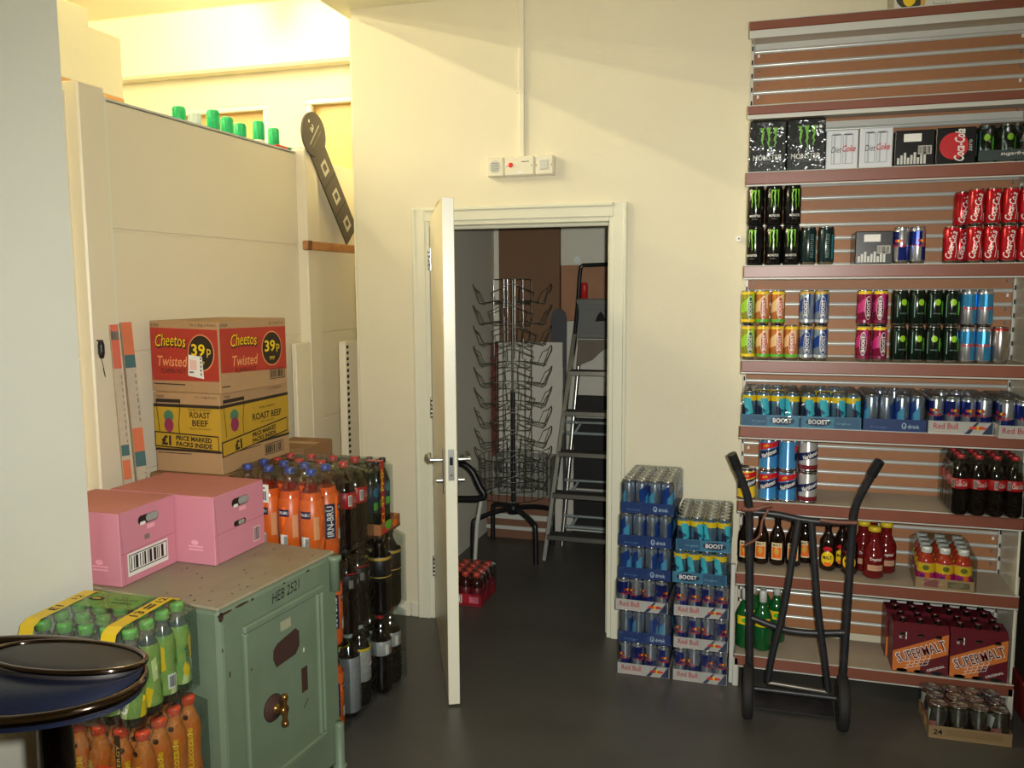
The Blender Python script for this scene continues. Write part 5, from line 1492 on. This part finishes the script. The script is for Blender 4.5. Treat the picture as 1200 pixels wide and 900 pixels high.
def sixpack(label, x, y, rz=0):
    t = thing('malt_six_pack', label, 'drinks', (x, y, z8), rz, 'malt six packs on the bottom shelf')
    w, d, h = .0985, .128, .168
    mb = MB()
    M = Matrix(((0, 0, 1, 0), (1, 0, 0, 0), (0, 1, 0, 0), (0, 0, 0, 1)))
    prism(mb, [(-d / 2, 0), (d / 2, 0), (d / 2, h), (d / 2 - .022, h + .022), (-d / 2 + .022, h + .022), (-d / 2, h)], -w, w, MAR, M)
    f = front(0, -d / 2 - .0008, 0); g = front(0, -d / 2 - .0015, 0); k = front(0, -d / 2 - .0022, 0)
    quad(mb, [(-w + .002, .004), (w - .002, .085), (w - .002, .165), (-w + .002, .080)], f, MORG)
    quad(mb, [(-w + .002, .002), (.002, .002), (.002, .045), (-w + .002, .004)], f, MORG)
    an = math.degrees(math.atan2(.083, 2 * w))
    text(mb, 'SUPERMALT', g, WHITE, .002, .087, w=.186, h=.044, rot=an, bold=.05); text(mb, 'SUPERMALT', k, MAR, .002, .087, w=.180, h=.038, rot=an, bold=.01)
    rg = random.Random(2)
    for i in range(5):
        for j in range(3):
            u, v = -w + .045 + i * .017 + j * .004, .014 + j * .013 + i * .005
            line(mb, [(u, v), (u + .013, v + .005), (u + .013, v + .014)], .0022, g, WHITE)
    text(mb, 'ORIGINAL', g, WHITE, .056, .026, w=.066, h=.010, rot=an, bold=.01)
    text(mb, '1', g, WHITE, -.052, .145, h=.028); text(mb, 'x', g, WHITE, -.072, .138, h=.010)
    for i in range(3):
        ell(mb, (i - 1) * .062, .006, .020, .007, f, DBLACK, 8); ell(mb, (i - 1) * .062, .150, .012, .0055, f, GLB, 8); ell(mb, (i - 1) * .062, .1455, .012, .003, g, DSILVER, 8)
    mb.build('carton', t)
    for j in (-1, 1):
        for i in range(3):
            mb = MB(); lathe(mb, [(.016, h - .004), (.0135, h + .020), (.0128, h + .034), (.0145, h + .036), (.0150, h + .042), (.012, h + .046), (0, h + .046)], 14, [GLB, GLB, GLB, DSILVER, MAR, MAR], cx=(i - 1) * .062, cy=j * .031)
            mb.build('bottle_neck', t)
    return t
sixpack('maroon and orange malt six-pack, front left of four', .594, 3.530)
sixpack('maroon and orange malt six-pack, front right of four', .795, 3.530)
sixpack('maroon malt six-pack in the back row, left one', .585, 3.660)
sixpack('maroon malt six-pack in the back row, right one', .780, 3.660)

# under the bottom shelf on the floor
can_tray('can_tray', 'kraft tray of dull silver cans on the floor under the bottom shelf', (.728, 3.338, 0), R(1), 'tsil', 'plain', 4, 3, .0665, full=True, hcan=.115, seed=31)
# above the bay
slab('display_carton', 'pale carton with a black and yellow mark on top of the shelving', .405, .66, 3.49, .2, 2.6035, .15, mat('pale_carton', (206, 204, 190), .5),
     lambda mb, f, g, k, w, h: (ell(mb, -w + .055, .046, .050, .044, f, mat('dark_olive_print', (60, 56, 40), .5), 16), ell(mb, -w + .05, .04, .022, .03, g, YELLOW, 10), ell(mb, -w + .095, .03, .008, .03, g, GOLD, 8), text(mb, 'Snacks', f, GREYINK, .03, .012, w=.06, h=.012), ell(mb, .10, .006, .02, .006, f, YELLOW, 8)))

# ------------------------------------------------------------------ sack truck
st = thing('sack_truck', 'black tubular sack truck standing in front of the shelving', 'hand truck', (.14, 3.22, 0))
TB = mat('worn_black_paint', (34, 36, 40), 0.42, var=.2, scale=40, dark=(64, 50, 42), dscale=20, damt=.5)
RUB = mat('rubber', (30, 28, 26), .75)
def lp(*p): return [(x - .14, y, z) for x, y, z in p]
mb = MB(); tube(mb, arc(lp((-.030, .04, .10), (-.036, .03, .40), (-.045, .02, .72), (-.053, .0, .84), (-.092, -.035, .955), (-.112, -.05, 1.01)), 6), .0145, TB, 10); mb.build('upright', st)
mb = MB(); tube(mb, arc(lp((.300, .04, .10), (.306, .03, .40), (.312, .02, .72), (.320, .0, .84), (.362, -.035, .955), (.384, -.05, 1.01)), 6), .0145, TB, 10); mb.build('upright', st)
for pts in (lp((-.092, -.036, .958), (-.113, -.051, 1.013)), lp((.362, -.036, .958), (.385, -.051, 1.013))):
    mb = MB(); tube(mb, pts, .0175, BLACK, 12); mb.build('grip', st)
mb = MB(); tube(mb, arc(lp((-.046, .02, .785), (.05, .018, .782), (.13, .018, .770), (.22, .018, .765), (.312, .02, .770)), 5), .012, TB, 10); mb.build('crossbar', st)
mb = MB(); tube(mb, arc(lp((-.036, .03, .375), (.07, .026, .345), (.13, .026, .338), (.20, .026, .340), (.306, .03, .352)), 5), .0125, TB, 10); mb.build('crossbar', st)
mb = MB(); tube(mb, arc(lp((.128, .012, .768), (.110, .012, .62), (.085, .012, .42), (.050, .02, .24), (.036, .03, .13)), 6), .0125, TB, 10); mb.build('strut', st)
mb = MB(); tube(mb, arc(lp((.172, .012, .766), (.186, .012, .62), (.205, .012, .44), (.232, .02, .26), (.252, .03, .12)), 6), .0125, TB, 10); mb.build('strut', st)
mb = MB(); tube(mb, lp((.036, .03, .125), (.252, .03, .115)), .010, mat('worn_bare_steel', (110, 104, 96), .35, .7), 8); mb.build('axle_bar', st)
mb = MB(); tube(mb, lp((-.055, .02, .10), (.325, .02, .10)), .010, TB, 8); mb.build('axle', st)
for x in (-.034, .300):
    mb = MB(); M = Matrix.Translation((x - .14, -.012, .100)) @ Matrix.Rotation(PI / 2, 4, 'Y')
    lathe(mb, [(.055, -.014), (.085, -.020), (.096, -.017), (.1, -.008), (.1, .008), (.096, .017), (.085, .020), (.055, .014)], 32, RUB, M=M); o = mb.build('wheel', st)
    mb = MB(); lathe(mb, [(0, -.022), (.02, -.022), (.024, -.012), (.056, -.010), (.056, .010), (.024, .012), (.02, .022), (0, .022)], 24, TB, M=M); mb.build('hub', o)
mb = MB(); box(mb, -.15, .14, .045, .20, .006, .012, TB, .002); mb.build('toe_plate', st)
TAPE = mat('red_brown_tape', (112, 70, 56), .55, var=.2, scale=60)
mb = MB()
tube(mb, arc(lp((-.070, .01, .795), (-.03, -.004, .80), (.005, .0, .812), (.03, .012, .815)), 5), .009, TAPE, 8)
mb.build('tape_wrap', st)
mb = MB()
tube(mb, arc(lp((.02, .0, .80), (.0, -.006, .76), (-.01, -.008, .70), (-.06, .012, .655)), 5), .005, TAPE, 6)
mb.build('tape_wrap', st)
mb = MB()
tube(mb, arc(lp((.20, .003, .775), (.26, .0, .772), (.325, .0, .775)), 5), .008, TAPE, 6)
mb.build('tape_wrap', st)

# ------------------------------------------------------------------ bar stool at the lower left
bs = thing('bar_stool', 'chrome bar stool with navy cushion and dark rounded pad, nearest the camera', 'stool', (-1.145, 1.105, 0))
NAVYV = mat('navy_vinyl', (16, 22, 42), .4, var=.1, scale=60, bump=.08, bscale=200)
DARKV = mat('dark_vinyl', (34, 30, 31), .55, var=.15, scale=120, bump=.1, bscale=250)
BRCH = mat('bronzed_chrome', (112, 96, 86), .1, 1.0, var=.05)
O = Vector((-1.145, 1.105, 0))
axr = Vector((.9585, .2859, 0)); axb = Vector((-.708, .583, -.40))   # the seat's long axis, and the sight-line slope its short axis lies along
c1 = Vector((-1.232, 1.089, .965)) - O; u1 = axr + Vector((0, 0, .07)); v1 = axb * .94 + Vector((0, 0, .34))
c2 = Vector((-1.130, 1.123, .999)) - O; u2_ = axr; v2 = axb * .96 + Vector((0, 0, .27))
N_ = 48
def ring(c, u, v, r, a0=0, a1=2 * PI, n=N_, k=1.0): return [c + u * (r * math.cos(a0 + (a1 - a0) * i / n)) + v * (r * k * math.sin(a0 + (a1 - a0) * i / n)) for i in range(n if abs(a1 - a0 - 2 * PI) < 1e-6 else n + 1)]
mb = MB(); tube(mb, ring(c1, u1, v1, .236), .0095, BRCH, 12, closed=True); mb.build('seat_ring', bs)
mb = MB(); tube(mb, ring(c2, u2_, v2, .134), .0052, BRCH, 10, closed=True); 
mb.build('pad_rim', bs)
mb = MB()
nn = u2_.cross(v2).normalized()
rows = [(0, .006), (.35, .006), (.7, .004), (.93, .0), (.985, -.006), (.9, -.03), (.0, -.035)]
vs = []
for q, dz in rows:
    vs += [p + nn * dz for p in ring(c2, u2_, v2, .134 * max(q, .001))]
mb.add(vs, [(i * N_ + k, i * N_ + (k + 1) % N_, (i + 1) * N_ + (k + 1) % N_, (i + 1) * N_ + k) for i in range(len(rows) - 1) for k in range(N_)], DARKV, True)
mb.build('back_pad', bs)
mb = MB()   # navy cushion swept between the seat ring and the pad, near half only
A = ring(c1, u1, v1, .236, -PI * 1.02, 0.05, 40); B = ring(c2 - nn * .012, u2_, v2, .130, -PI * 1.02, 0.05, 40)
B = [b + (-u2_ * .10 if i < 12 else Vector()) * ((12 - i) / 12) for i, b in enumerate(B)]
Tn = 6; vs = []
for j in range(Tn + 1):
    t = j / Tn
    for a, b in zip(A, B): vs.append(a * (1 - t) + b * t + nn * (.012 * math.sin(PI * t)))
n41 = 41
mb.add(vs, [(j * n41 + k, j * n41 + k + 1, (j + 1) * n41 + k + 1, (j + 1) * n41 + k) for j in range(Tn) for k in range(n41 - 1)], NAVYV, True)
o_ = len(vs); vs2 = [p - Vector((0, 0, .018)) for p in vs]
mb.add(vs2, [(j * n41 + k, (j + 1) * n41 + k, (j + 1) * n41 + k + 1, j * n41 + k + 1) for j in range(Tn) for k in range(n41 - 1)], NAVYV, True)
mb.build('cushion', bs)
DCH = mat('dark_chrome', (86, 72, 62), .2, 1.0, var=.05)
mb = MB(); lathe(mb, [(0, .028), (.034, .028), (.034, .50), (.028, .51), (.028, .955), (.06, .962), (0, .968)], 28, DCH); mb.build('post', bs)
mb = MB(); lathe(mb, [(0, 0), (.20, 0), (.205, .006), (.19, .016), (.08, .026), (.034, .034), (0, .034)], 40, DCH); mb.build('base', bs)

# ------------------------------------------------------------------ store room things
mb = MB(); box(mb, -1.715, -1.302, 5.455, 5.495, 0, 2.55, BROWNBOARD, .004); tag(mb.build('hardboard_panel'), 'tall brown hardboard panel against the store room wall', 'panel')
mb = MB(); box(mb, -1.295, -.55, 5.46, 5.495, 1.40, 1.757, PLY, .003); tag(mb.build('plywood_sheet'), 'reddish plywood sheet behind the stepladder', 'board')
mb = MB(); box(mb, -1.258, -.55, 5.455, 5.495, .0, 1.399, mat('pale_board', (206, 204, 190), .6), .003); tag(mb.build('pale_board'), 'pale board under the plywood sheet behind the stepladder', 'board')
rk = thing('low_shelving', 'dark low shelving with pale beams behind the stepladder', 'shelving', (-.89, 5.40, 0))
mb = MB(); box(mb, -.30, .34, -.02, .03, 0, .92, mat('black_back_panel', (22, 22, 22), .7), .003); mb.build('back_panel', rk)
for z_ in (.03, .28, .53, .78):
    mb = MB(); box(mb, -.31, .34, -.04, -.02, z_, z_ + .035, GREYSTEEL, .003); mb.build('beam', rk)
mb = MB(); box(mb, -1.695, -1.262, 5.366, 5.382, .0, 1.265, mat('pale_board', (206, 204, 190), .6), .003); tag(mb.build('pale_board'), 'pale board standing behind the wire display rack', 'board')
mb = MB(); box(mb, -1.752, -1.705, 5.38, 5.41, .0, 1.25, mat('red_brown_board', (110, 50, 44), .6, var=.1), .003); tag(mb.build('narrow_board'), 'narrow reddish brown board left of the pale board', 'board')
mb = MB(); ell(mb, -1.195, 1.792, .022, .024, front(0, 5.4992, 0), mat('pale_round_spot', (226, 236, 226), .5), 16); tag(mb.build('wall_mark'), 'round pale mark on the store room wall above the stepladder', 'mark')  # small pale disc just off the store wall
fc = thing('folded_chair', 'dark grey rounded chair back showing beside the stepladder', 'chair', (-1.30, 5.428, 0))
DG = mat('dark_grey_plastic', (62, 66, 70), .5, var=.08)
mb = MB(); M = Matrix(((1, 0, 0, 0), (0, 0, 1, 0), (0, 1, 0, 0), (0, 0, 0, 1)))
prism(mb, [(-.05, 1.10), (.05, 1.10), (.052, 1.40), (.04, 1.455), (.015, 1.478), (-.015, 1.478), (-.04, 1.455), (-.052, 1.40)], -.012, .008, DG, M); mb.build('backrest', fc)
for s in (-1, 1):
    mb = MB(); tube(mb, [(s * .04, 0, .0), (s * .04, 0, 1.12)], .010, DG, 8); mb.build('leg', fc)
mb = MB(); box(mb, -.05, .05, -.03, -.012, .55, .95, DG, .006); mb.build('seat', fc)

# wire display spinner
sp_ = thing('display_rack', 'revolving wire display rack on black four-legged base in the store room', 'rack', (-1.465, 4.93, 0))
WIRE = mat('grey_wire', (120, 118, 106), .35, .8, var=.1)
mb = MB()
for a in (-2.36, -.80, .80, 2.36):
    ca, sa = math.cos(a), math.sin(a)
    tube(mb, arc([(0, 0, .275), (ca * .14, sa * .14, .262), (ca * .25, sa * .25, .235), (ca * .275, sa * .275, .20), (ca * .28, sa * .28, .0)], 6), .016, BLACK, 8)
lathe(mb, [(0, .24), (.035, .24), (.035, .30), (0, .30)], 14, BLACK); mb.build('base', sp_)
mb = MB(); tube(mb, [(0, 0, .28), (0, 0, 1.0)], .0135, BLACK, 10); tube(mb, [(0, 0, 1.0), (0, 0, 1.66)], .006, WIRE, 8); mb.build('post', sp_)
mb = MB()
for x in (-.085, -.02, .0, .045, .095):
    tube(mb, [(x - .01, -.07, 1.20), (x - .01, -.07, 1.665)], .0026, STEEL, 5)
for x in (-.085, .095):
    tube(mb, [(x, .08, .45), (x, .08, 1.665)], .0024, WIRE, 5); tube(mb, [(x, -.06, .45), (x, -.06, 1.20)], .0024, WIRE, 5)
tube(mb, [(-.095, -.07, 1.665), (.085, -.07, 1.665), (.095, .08, 1.665), (-.085, .08, 1.665)], .0024, WIRE, 5, closed=True)
mb.build('wire_frame', sp_)
rg = random.Random(8)
for k in range(10):
    z = 1.625 - .123 * k
    mb = MB()
    for q in range(4):
        a = q * PI / 2 - PI / 2 + rg.uniform(-.1, .1) + .35
        w_ = .55
        P0 = [(.235 * math.cos(a + w_ * t) , .235 * math.sin(a + w_ * t), z - .05 * abs(t) + .012) for t in (-1, -.5, 0, .5, 1)]
        tube(mb, arc(P0, 4), .0028, WIRE, 5)
        P1 = [(.20 * math.cos(a + w_ * t), .20 * math.sin(a + w_ * t), z - .095 - .01 * abs(t)) for t in (-1, -.4, .4, 1)]
        tube(mb, arc(P1, 3), .0022, WIRE, 5)
        for t in (-1, -.33, .33, 1):
            b = a + w_ * t
            tube(mb, [(.235 * math.cos(b), .235 * math.sin(b), z - .05 * abs(t) + .012), (.20 * math.cos(b), .20 * math.sin(b), z - .10), (.09 * math.cos(b), .09 * math.sin(b), z - .085)], .0019, WIRE, 4)
    mb.build('wire_pocket', sp_)
mb = MB()
for k in range(26):
    a = 2 * PI * k / 26
    tube(mb, [(.21 * math.cos(a), .21 * math.sin(a), .36), (.21 * math.cos(a), .21 * math.sin(a), .60)], .0016, WIRE, 4)
for z in (.36, .48, .60): tube(mb, [(.21 * math.cos(2 * PI * i / 24), .21 * math.sin(2 * PI * i / 24), z) for i in range(24)], .002, WIRE, 4, closed=True)
for k in range(4):
    a = PI / 4 + k * PI / 2; tube(mb, [(.21 * math.cos(a), .21 * math.sin(a), .48), (0, 0, .47)], .002, WIRE, 4)
mb.build('lower_basket', sp_)

# stepladder
ld = thing('stepladder', 'tall aluminium platform stepladder with grey tray in the store room', 'ladder', (-1.0, 5.0, 0))
LPB = mat('ladder_pale_metal', (160, 172, 172), .35, .4)
LG = mat('ladder_grey_plastic', (104, 106, 100), .5, var=.06)
DT = mat('dark_step_tread', (66, 62, 58), .6, var=.15, scale=60)
def front_at(z): t = z / 1.30; return 4.83 - 5.0 + t * .37
HWL = .235
for s in (-1, 1):
    def xs(z): return (.06 + s * (.30 - .095 * z / 1.3)) if s < 0 else (.06 + s * (.30 - .05 * z / 1.3))
    mb = MB(); pts = [(xs(z), front_at(z), z) for z in (0, .65, 1.33)]
    for i in range(2):
        a, b = Vector(pts[i]), Vector(pts[i + 1])
        vs = [p + Vector((dx, dy, 0)) for p in (a, b) for dx, dy in ((-.011, -.028), (.011, -.028), (.011, .028), (-.011, .028))]
        mb.add(vs, [(0, 1, 5, 4), (1, 2, 6, 5), (2, 3, 7, 6), (3, 0, 4, 7), (0, 3, 2, 1), (4, 5, 6, 7)], ALU)
    mb.build('front_stile', ld)
    mb = MB(); tube(mb, [(xs(0) + (.035 if s < 0 else -.03), .12, 0), (xs(1.3) + .01, .33, 1.27)], .014, ALU, 8); mb.build('rear_leg', ld)
for k in range(5):
    z = .13 + .24 * k
    xa = .06 - (.30 - .095 * z / 1.3); xb = .06 + (.30 - .05 * z / 1.3)
    mb = MB(); y = front_at(z); box(mb, xa, xb, y - .035, y + .055, z - .004, z + .020, DT, .003); box(mb, xa, xb, y - .040, y - .034, z - .010, z + .018, ALU, .002); box(mb, xa, xb, y + .055, y + .06, z - .012, z + .012, ALU, .001)
    mb.build('step', ld)
mb = MB(); za = 1.33; xa, xb = .06 - .205, .06 + .25
tube(mb, arc([(xa - .006, front_at(1.2), 1.2), (xa + .012, front_at(1.3) + .03, 1.50), (xa + .022, front_at(1.3) + .05, 1.70), (xa + .034, front_at(1.3) + .055, 1.745), (xa + .08, front_at(1.3) + .058, 1.752), (xb - .06, front_at(1.3) + .058, 1.752), (xb - .01, front_at(1.3) + .05, 1.70), (xb, front_at(1.3), 1.3)], 6), .0125, mat('dark_tube', (52, 54, 54), .25, .6), 10)
mb.build('guard_rail', ld)
mb = MB(); y = front_at(1.3) + .02
box(mb, xa + .004, xb - .01, y, y + .02, 1.30, 1.545, LG, .006)
for v in (1.505, 1.475, 1.36, 1.335): box(mb, xa + .05, xb - .05, y - .003, y, v, v + .008, LG, .001)
prism(mb, [(xa + .125, 1.405), (xa + .19, 1.41), (xa + .175, 1.45), (xa + .158, 1.468), (xa + .14, 1.445)], -(y - .0045), -(y - .0005), DBLACK, Matrix(((1, 0, 0, 0), (0, 0, -1, 0), (0, 1, 0, 0), (0, 0, 0, 1))))
box(mb, xa, xb, y + .02, y + .20, 1.30, 1.32, LG, .004)
mb.build('tool_tray', ld)
for z, y0 in ((.12, .14), (.34, .175), (.70, .235)):
    mb = MB(); x0, x1 = -.20, .30
    tube(mb, [(x0, y0, z), (x1, y0, z)], .011, LPB, 6); tube(mb, [(x0, y0, z + .07), (x1, y0, z + .07)], .009, LPB, 6)
    tube(mb, [(x0 + .09, y0, z + .07), (x0 + .05, y0, z)], .009, LPB, 6); tube(mb, [(x1 - .15, y0, z + .07), (x1 - .11, y0, z)], .009, LPB, 6)
    mb.build('rear_brace', ld)
mb = MB(); M = Matrix(((1, 0, 0, 0), (0, 0, 1, 0), (0, 1, 0, 0), (0, 0, 0, 1)))
prism(mb, [(-1.120, 1.295), (-.76, 1.295), (-.76, 1.18), (-.83, 1.20), (-.90, 1.235), (-.95, 1.24), (-.985, 1.215), (-1.03, 1.17), (-1.09, 1.145), (-1.12, 1.13)], 5.185, 5.195, mat('dirty_rag', (112, 104, 92), .8, var=.15, scale=30), M)
tag(mb.build('grey_rag'), 'dirty grey rag hanging below the ladder tray', 'rag')
mb = MB(); lathe(mb, [(0, 1.548), (.020, 1.548), (.020, 1.635), (.014, 1.645), (0, 1.645)], 14, mat('red_tin', (200, 40, 34), .4), cx=-1.092, cy=5.238); 
t_ = tag(mb.build('red_tin'), 'small red tin standing on the ladder tray', 'tin')
mb = MB(); lathe(mb, [(0, 1.548), (.014, 1.548), (.013, 1.600), (0, 1.602)], 12, mat('dark_red_tin', (110, 30, 30), .4), cx=-1.122, cy=5.25); tag(mb.build('dark_red_cap'), 'tiny dark red cap beside the red tin on the ladder', 'cap')
# boxes at the back of the store room
def crate():
    t = thing('plastic_crate', 'grey ribbed plastic crate behind the display rack', 'crate', (-1.49, 5.266, .285))
    mb = MB(); G = mat('grey_crate_plastic', (136, 138, 128), .5)
    box(mb, -.185, .185, -.09, .09, 0, .02, G)
    for s in (-1, 1):
        box(mb, s * .185 - .006, s * .185 + .006, -.09, .09, 0, .25, G, .002)
        for v in (.02, .12, .22): box(mb, -.185, .185, s * .09 - .005, s * .09 + .005, v, v + .03, G, .002)
        for k in range(13): box(mb, -.18 + k * .03 - .004, -.18 + k * .03 + .004, s * .09 - .004, s * .09 + .004, .02, .25, G)
    mb.build('crate_body', t)
crate()
def lowbox():
    t = thing('brown_carton', 'low brown carton with pale edge under the grey crate', 'box', (-1.52, 5.262, 0))
    mb = MB(); box(mb, -.20, .215, -.08, .09, 0, .283, mat('red_brown_card', (120, 84, 62), .7, var=.1, scale=20), .003); mb.build('carton', t)
    mb = MB(); box(mb, -.205, .22, -.088, -.08, .13, .165, GREYSTEEL, .002); box(mb, -.205, .22, -.088, -.08, .06, .085, GREYSTEEL, .002); mb.build('edge_strip', t)
lowbox()
# pushchair frame just inside the door
pc = thing('folded_trolley', 'black padded trolley frame with grey leg just behind the open door', 'trolley', (-1.64, 4.5, 0))
mb = MB(); tube(mb, arc([(-.06, 0, .63), (.0, 0, .625), (.058, 0, .586), (.103, 0, .50), (.130, 0, .455), (.10, 0, .43), (-.01, 0, .42), (-.06, 0, .418)], 6), .020, BLACK, 10); mb.build('padded_handle', pc)
mb = MB(); tube(mb, [(.115, .0, .44), (.085, .0, .28), (.06, .02, .0)], .012, GREYSTEEL, 10); mb.build('leg', pc)
mb = MB(); tube(mb, [(-.06, 0, .42), (-.06, .02, 0.0)], .012, GREYSTEEL, 10); mb.build('leg', pc)
mb = MB(); tube(mb, [(-.06, 0, .63), (-.06, 0, .42)], .012, BLACK, 8); mb.build('side_bar', pc)
# red-capped pack on the store room floor
MK['redcap'] = pet('bottle', .030, .165, mat('dark_red_drink', (60, 22, 20), .15), mat('dark_red_drink', (60, 22, 20), .15), .14, mat('rust_red_cap', (196, 66, 50), .35), (.03, .09, mat('dark_red_label', (120, 26, 34), .4)), None, neck=.017, segs=16, caph=.12)
t = thing('bottle_pack', 'small red-trayed pack of red-capped drinks on the store room floor', 'drinks', (-1.485, 4.115, 0))
for j in range(4):
    for i in range(4): inst('redcap', MK['redcap'], t, ((i - 1.5) * .061, (j - 1.5) * .061, .004), 0, name='bottle')
mb = MB(); RT = mat('red_tray_card', (170, 30, 46), .45)
box(mb, -.123, .123, -.123, .123, 0, .003, RT)
for s in (-1, 1): box(mb, -.124, .124, s * .1235 - .001, s * .1235 + .001, 0, .062, RT); box(mb, s * .1235 - .001, s * .1235 + .001, -.122, .122, 0, .062, RT)
f = front(0, -.1252, 0); rect(mb, -.055, .02, .012, .055, f, WHITE); frame2(mb, -.05, .015, .015, .052, .004, front(0, -.1258, 0), INK); text(mb, '24', front(0, -.1258, 0), INK, -.018, .034, h=.02); rect(mb, .06, .11, .015, .05, f, mat('pink_print', (220, 110, 130), .4)); mb.build('tray', t)
mb = MB(); wrapfilm(mb, .126, .126, .003, .168, FILM, 6, .004, 9, .02); mb.build('shrink_film', t)

# at the right edge, past the shelving
def edge_carton(label, x0, x1, y0, y1, z0, z1, m, spot):
    t = thing('dark_carton', label, 'box', ((x0 + x1) / 2, y0, z0)); hw_ = (x1 - x0) / 2; d = y1 - y0; h = z1 - z0
    mb = MB(); box(mb, -hw_, hw_, 0, d, 0, h, m, .006); ell(mb, -hw_ + .05, h * .5, .03, .03, front(0, -.0008, 0), spot, 12); rect(mb, -.02, hw_ - .02, h * .3, h * .5, front(0, -.0008, 0), GREYINK); mb.build('carton', t)
    mb = MB(); rect(mb, -hw_ + .003, hw_ - .003, d * .45, d * .55, top(0, 0, h + .0006), GREYINK); mb.build('tape', t)
edge_carton('red carton on the floor right of the shelving', .945, 1.30, 3.30, 3.62, 0, .14, mat('deep_red_carton', (110, 26, 30), .5), RED)
edge_carton('dark carton standing on the red carton right of the shelving', .955, 1.30, 3.33, 3.62, .1405, .50, mat('near_black_carton', (40, 36, 32), .55), YELLOW)
edge_carton('dark carton on top of the stack right of the shelving', .950, 1.30, 3.32, 3.62, .5005, .86, mat('near_black_carton', (40, 36, 32), .55), mat('dull_green_print', (60, 70, 40), .5))

# ------------------------------------------------------------------ lights
TUBE, FLASH = 290, 335
def batten(label, x, y, z, L_, rz, strength, lit):
    t = thing('fluorescent_light', label, 'light', (x, y, z), rz)
    mb = MB(); box(mb, -L_ / 2, L_ / 2, -.05, .05, .04, .09, GLOSSW, .004); mb.build('fitting', t)
    mb = MB(); tube(mb, [(-L_ / 2 + .02, 0, .02), (L_ / 2 - .02, 0, .02)], .016, emit('tube_glow_' + ('warm' if lit else 'cool'), (255, 242, 202), strength), 10); mb.build('tube', t)
def area(name, loc, rot, sx, sy, col, e):
    l = bpy.data.lights.new(name, 'AREA'); l.shape = 'RECTANGLE'; l.size = sx; l.size_y = sy; l.color = col; l.energy = e
    o = bpy.data.objects.new(name, l); COL.objects.link(o); o.location = loc; o.rotation_euler = rot
    return o
batten('fluorescent batten on the lit room ceiling nearest the canopy', -3.5, 1.6, 3.62, 1.5, PI / 2, TUBE, True)
batten('fluorescent batten on the lit room ceiling towards its far wall', -3.5, 4.7, 3.62, 1.5, PI / 2, TUBE, True)
batten('fluorescent batten in the second row of the lit room, near end', -4.7, 1.0, 3.62, 1.5, PI / 2, TUBE, True)
batten('fluorescent batten in the second row of the lit room, middle', -4.7, 3.2, 3.62, 1.5, PI / 2, TUBE, True)
batten('fluorescent batten in the row of the lit room farthest from the partition', -5.8, 2.2, 3.62, 1.5, PI / 2, TUBE, True)
area('fill_this_room', (.3, -.4, 2.86), (0, 0, 0), 1.2, .3, (1.0, .92, .76), 3)  # unseen dim fill, added overhead to lift this room
fl = bpy.data.lights.new('camera_flash', 'SPOT'); fl.shadow_soft_size = .018; fl.energy = FLASH; fl.color = (1.0, .985, .92); fl.spot_size = R(100); fl.spot_blend = 1.0
flo = bpy.data.objects.new('camera_flash', fl); COL.objects.link(flo)
flo.matrix_world = Matrix.Translation(rt * .055 + U * .035 + F * .02) @ camo.matrix_world
wd = bpy.data.worlds.new('world'); wd.use_nodes = True; SC.world = wd
wd.node_tree.nodes['Background'].inputs[0].default_value = (1, .9, .7, 1); wd.node_tree.nodes['Background'].inputs[1].default_value = .02
SC.view_settings.view_transform = 'Standard'; SC.view_settings.look = 'None'; SC.view_settings.exposure = 0.0; SC.view_settings.gamma = 1.0; SC.view_settings.use_curve_mapping = False
SC.cycles.max_bounces = 10; SC.cycles.transparent_max_bounces = 24; SC.cycles.diffuse_bounces = 5; SC.cycles.sample_clamp_indirect = 6.0; SC.cycles.use_denoising = True
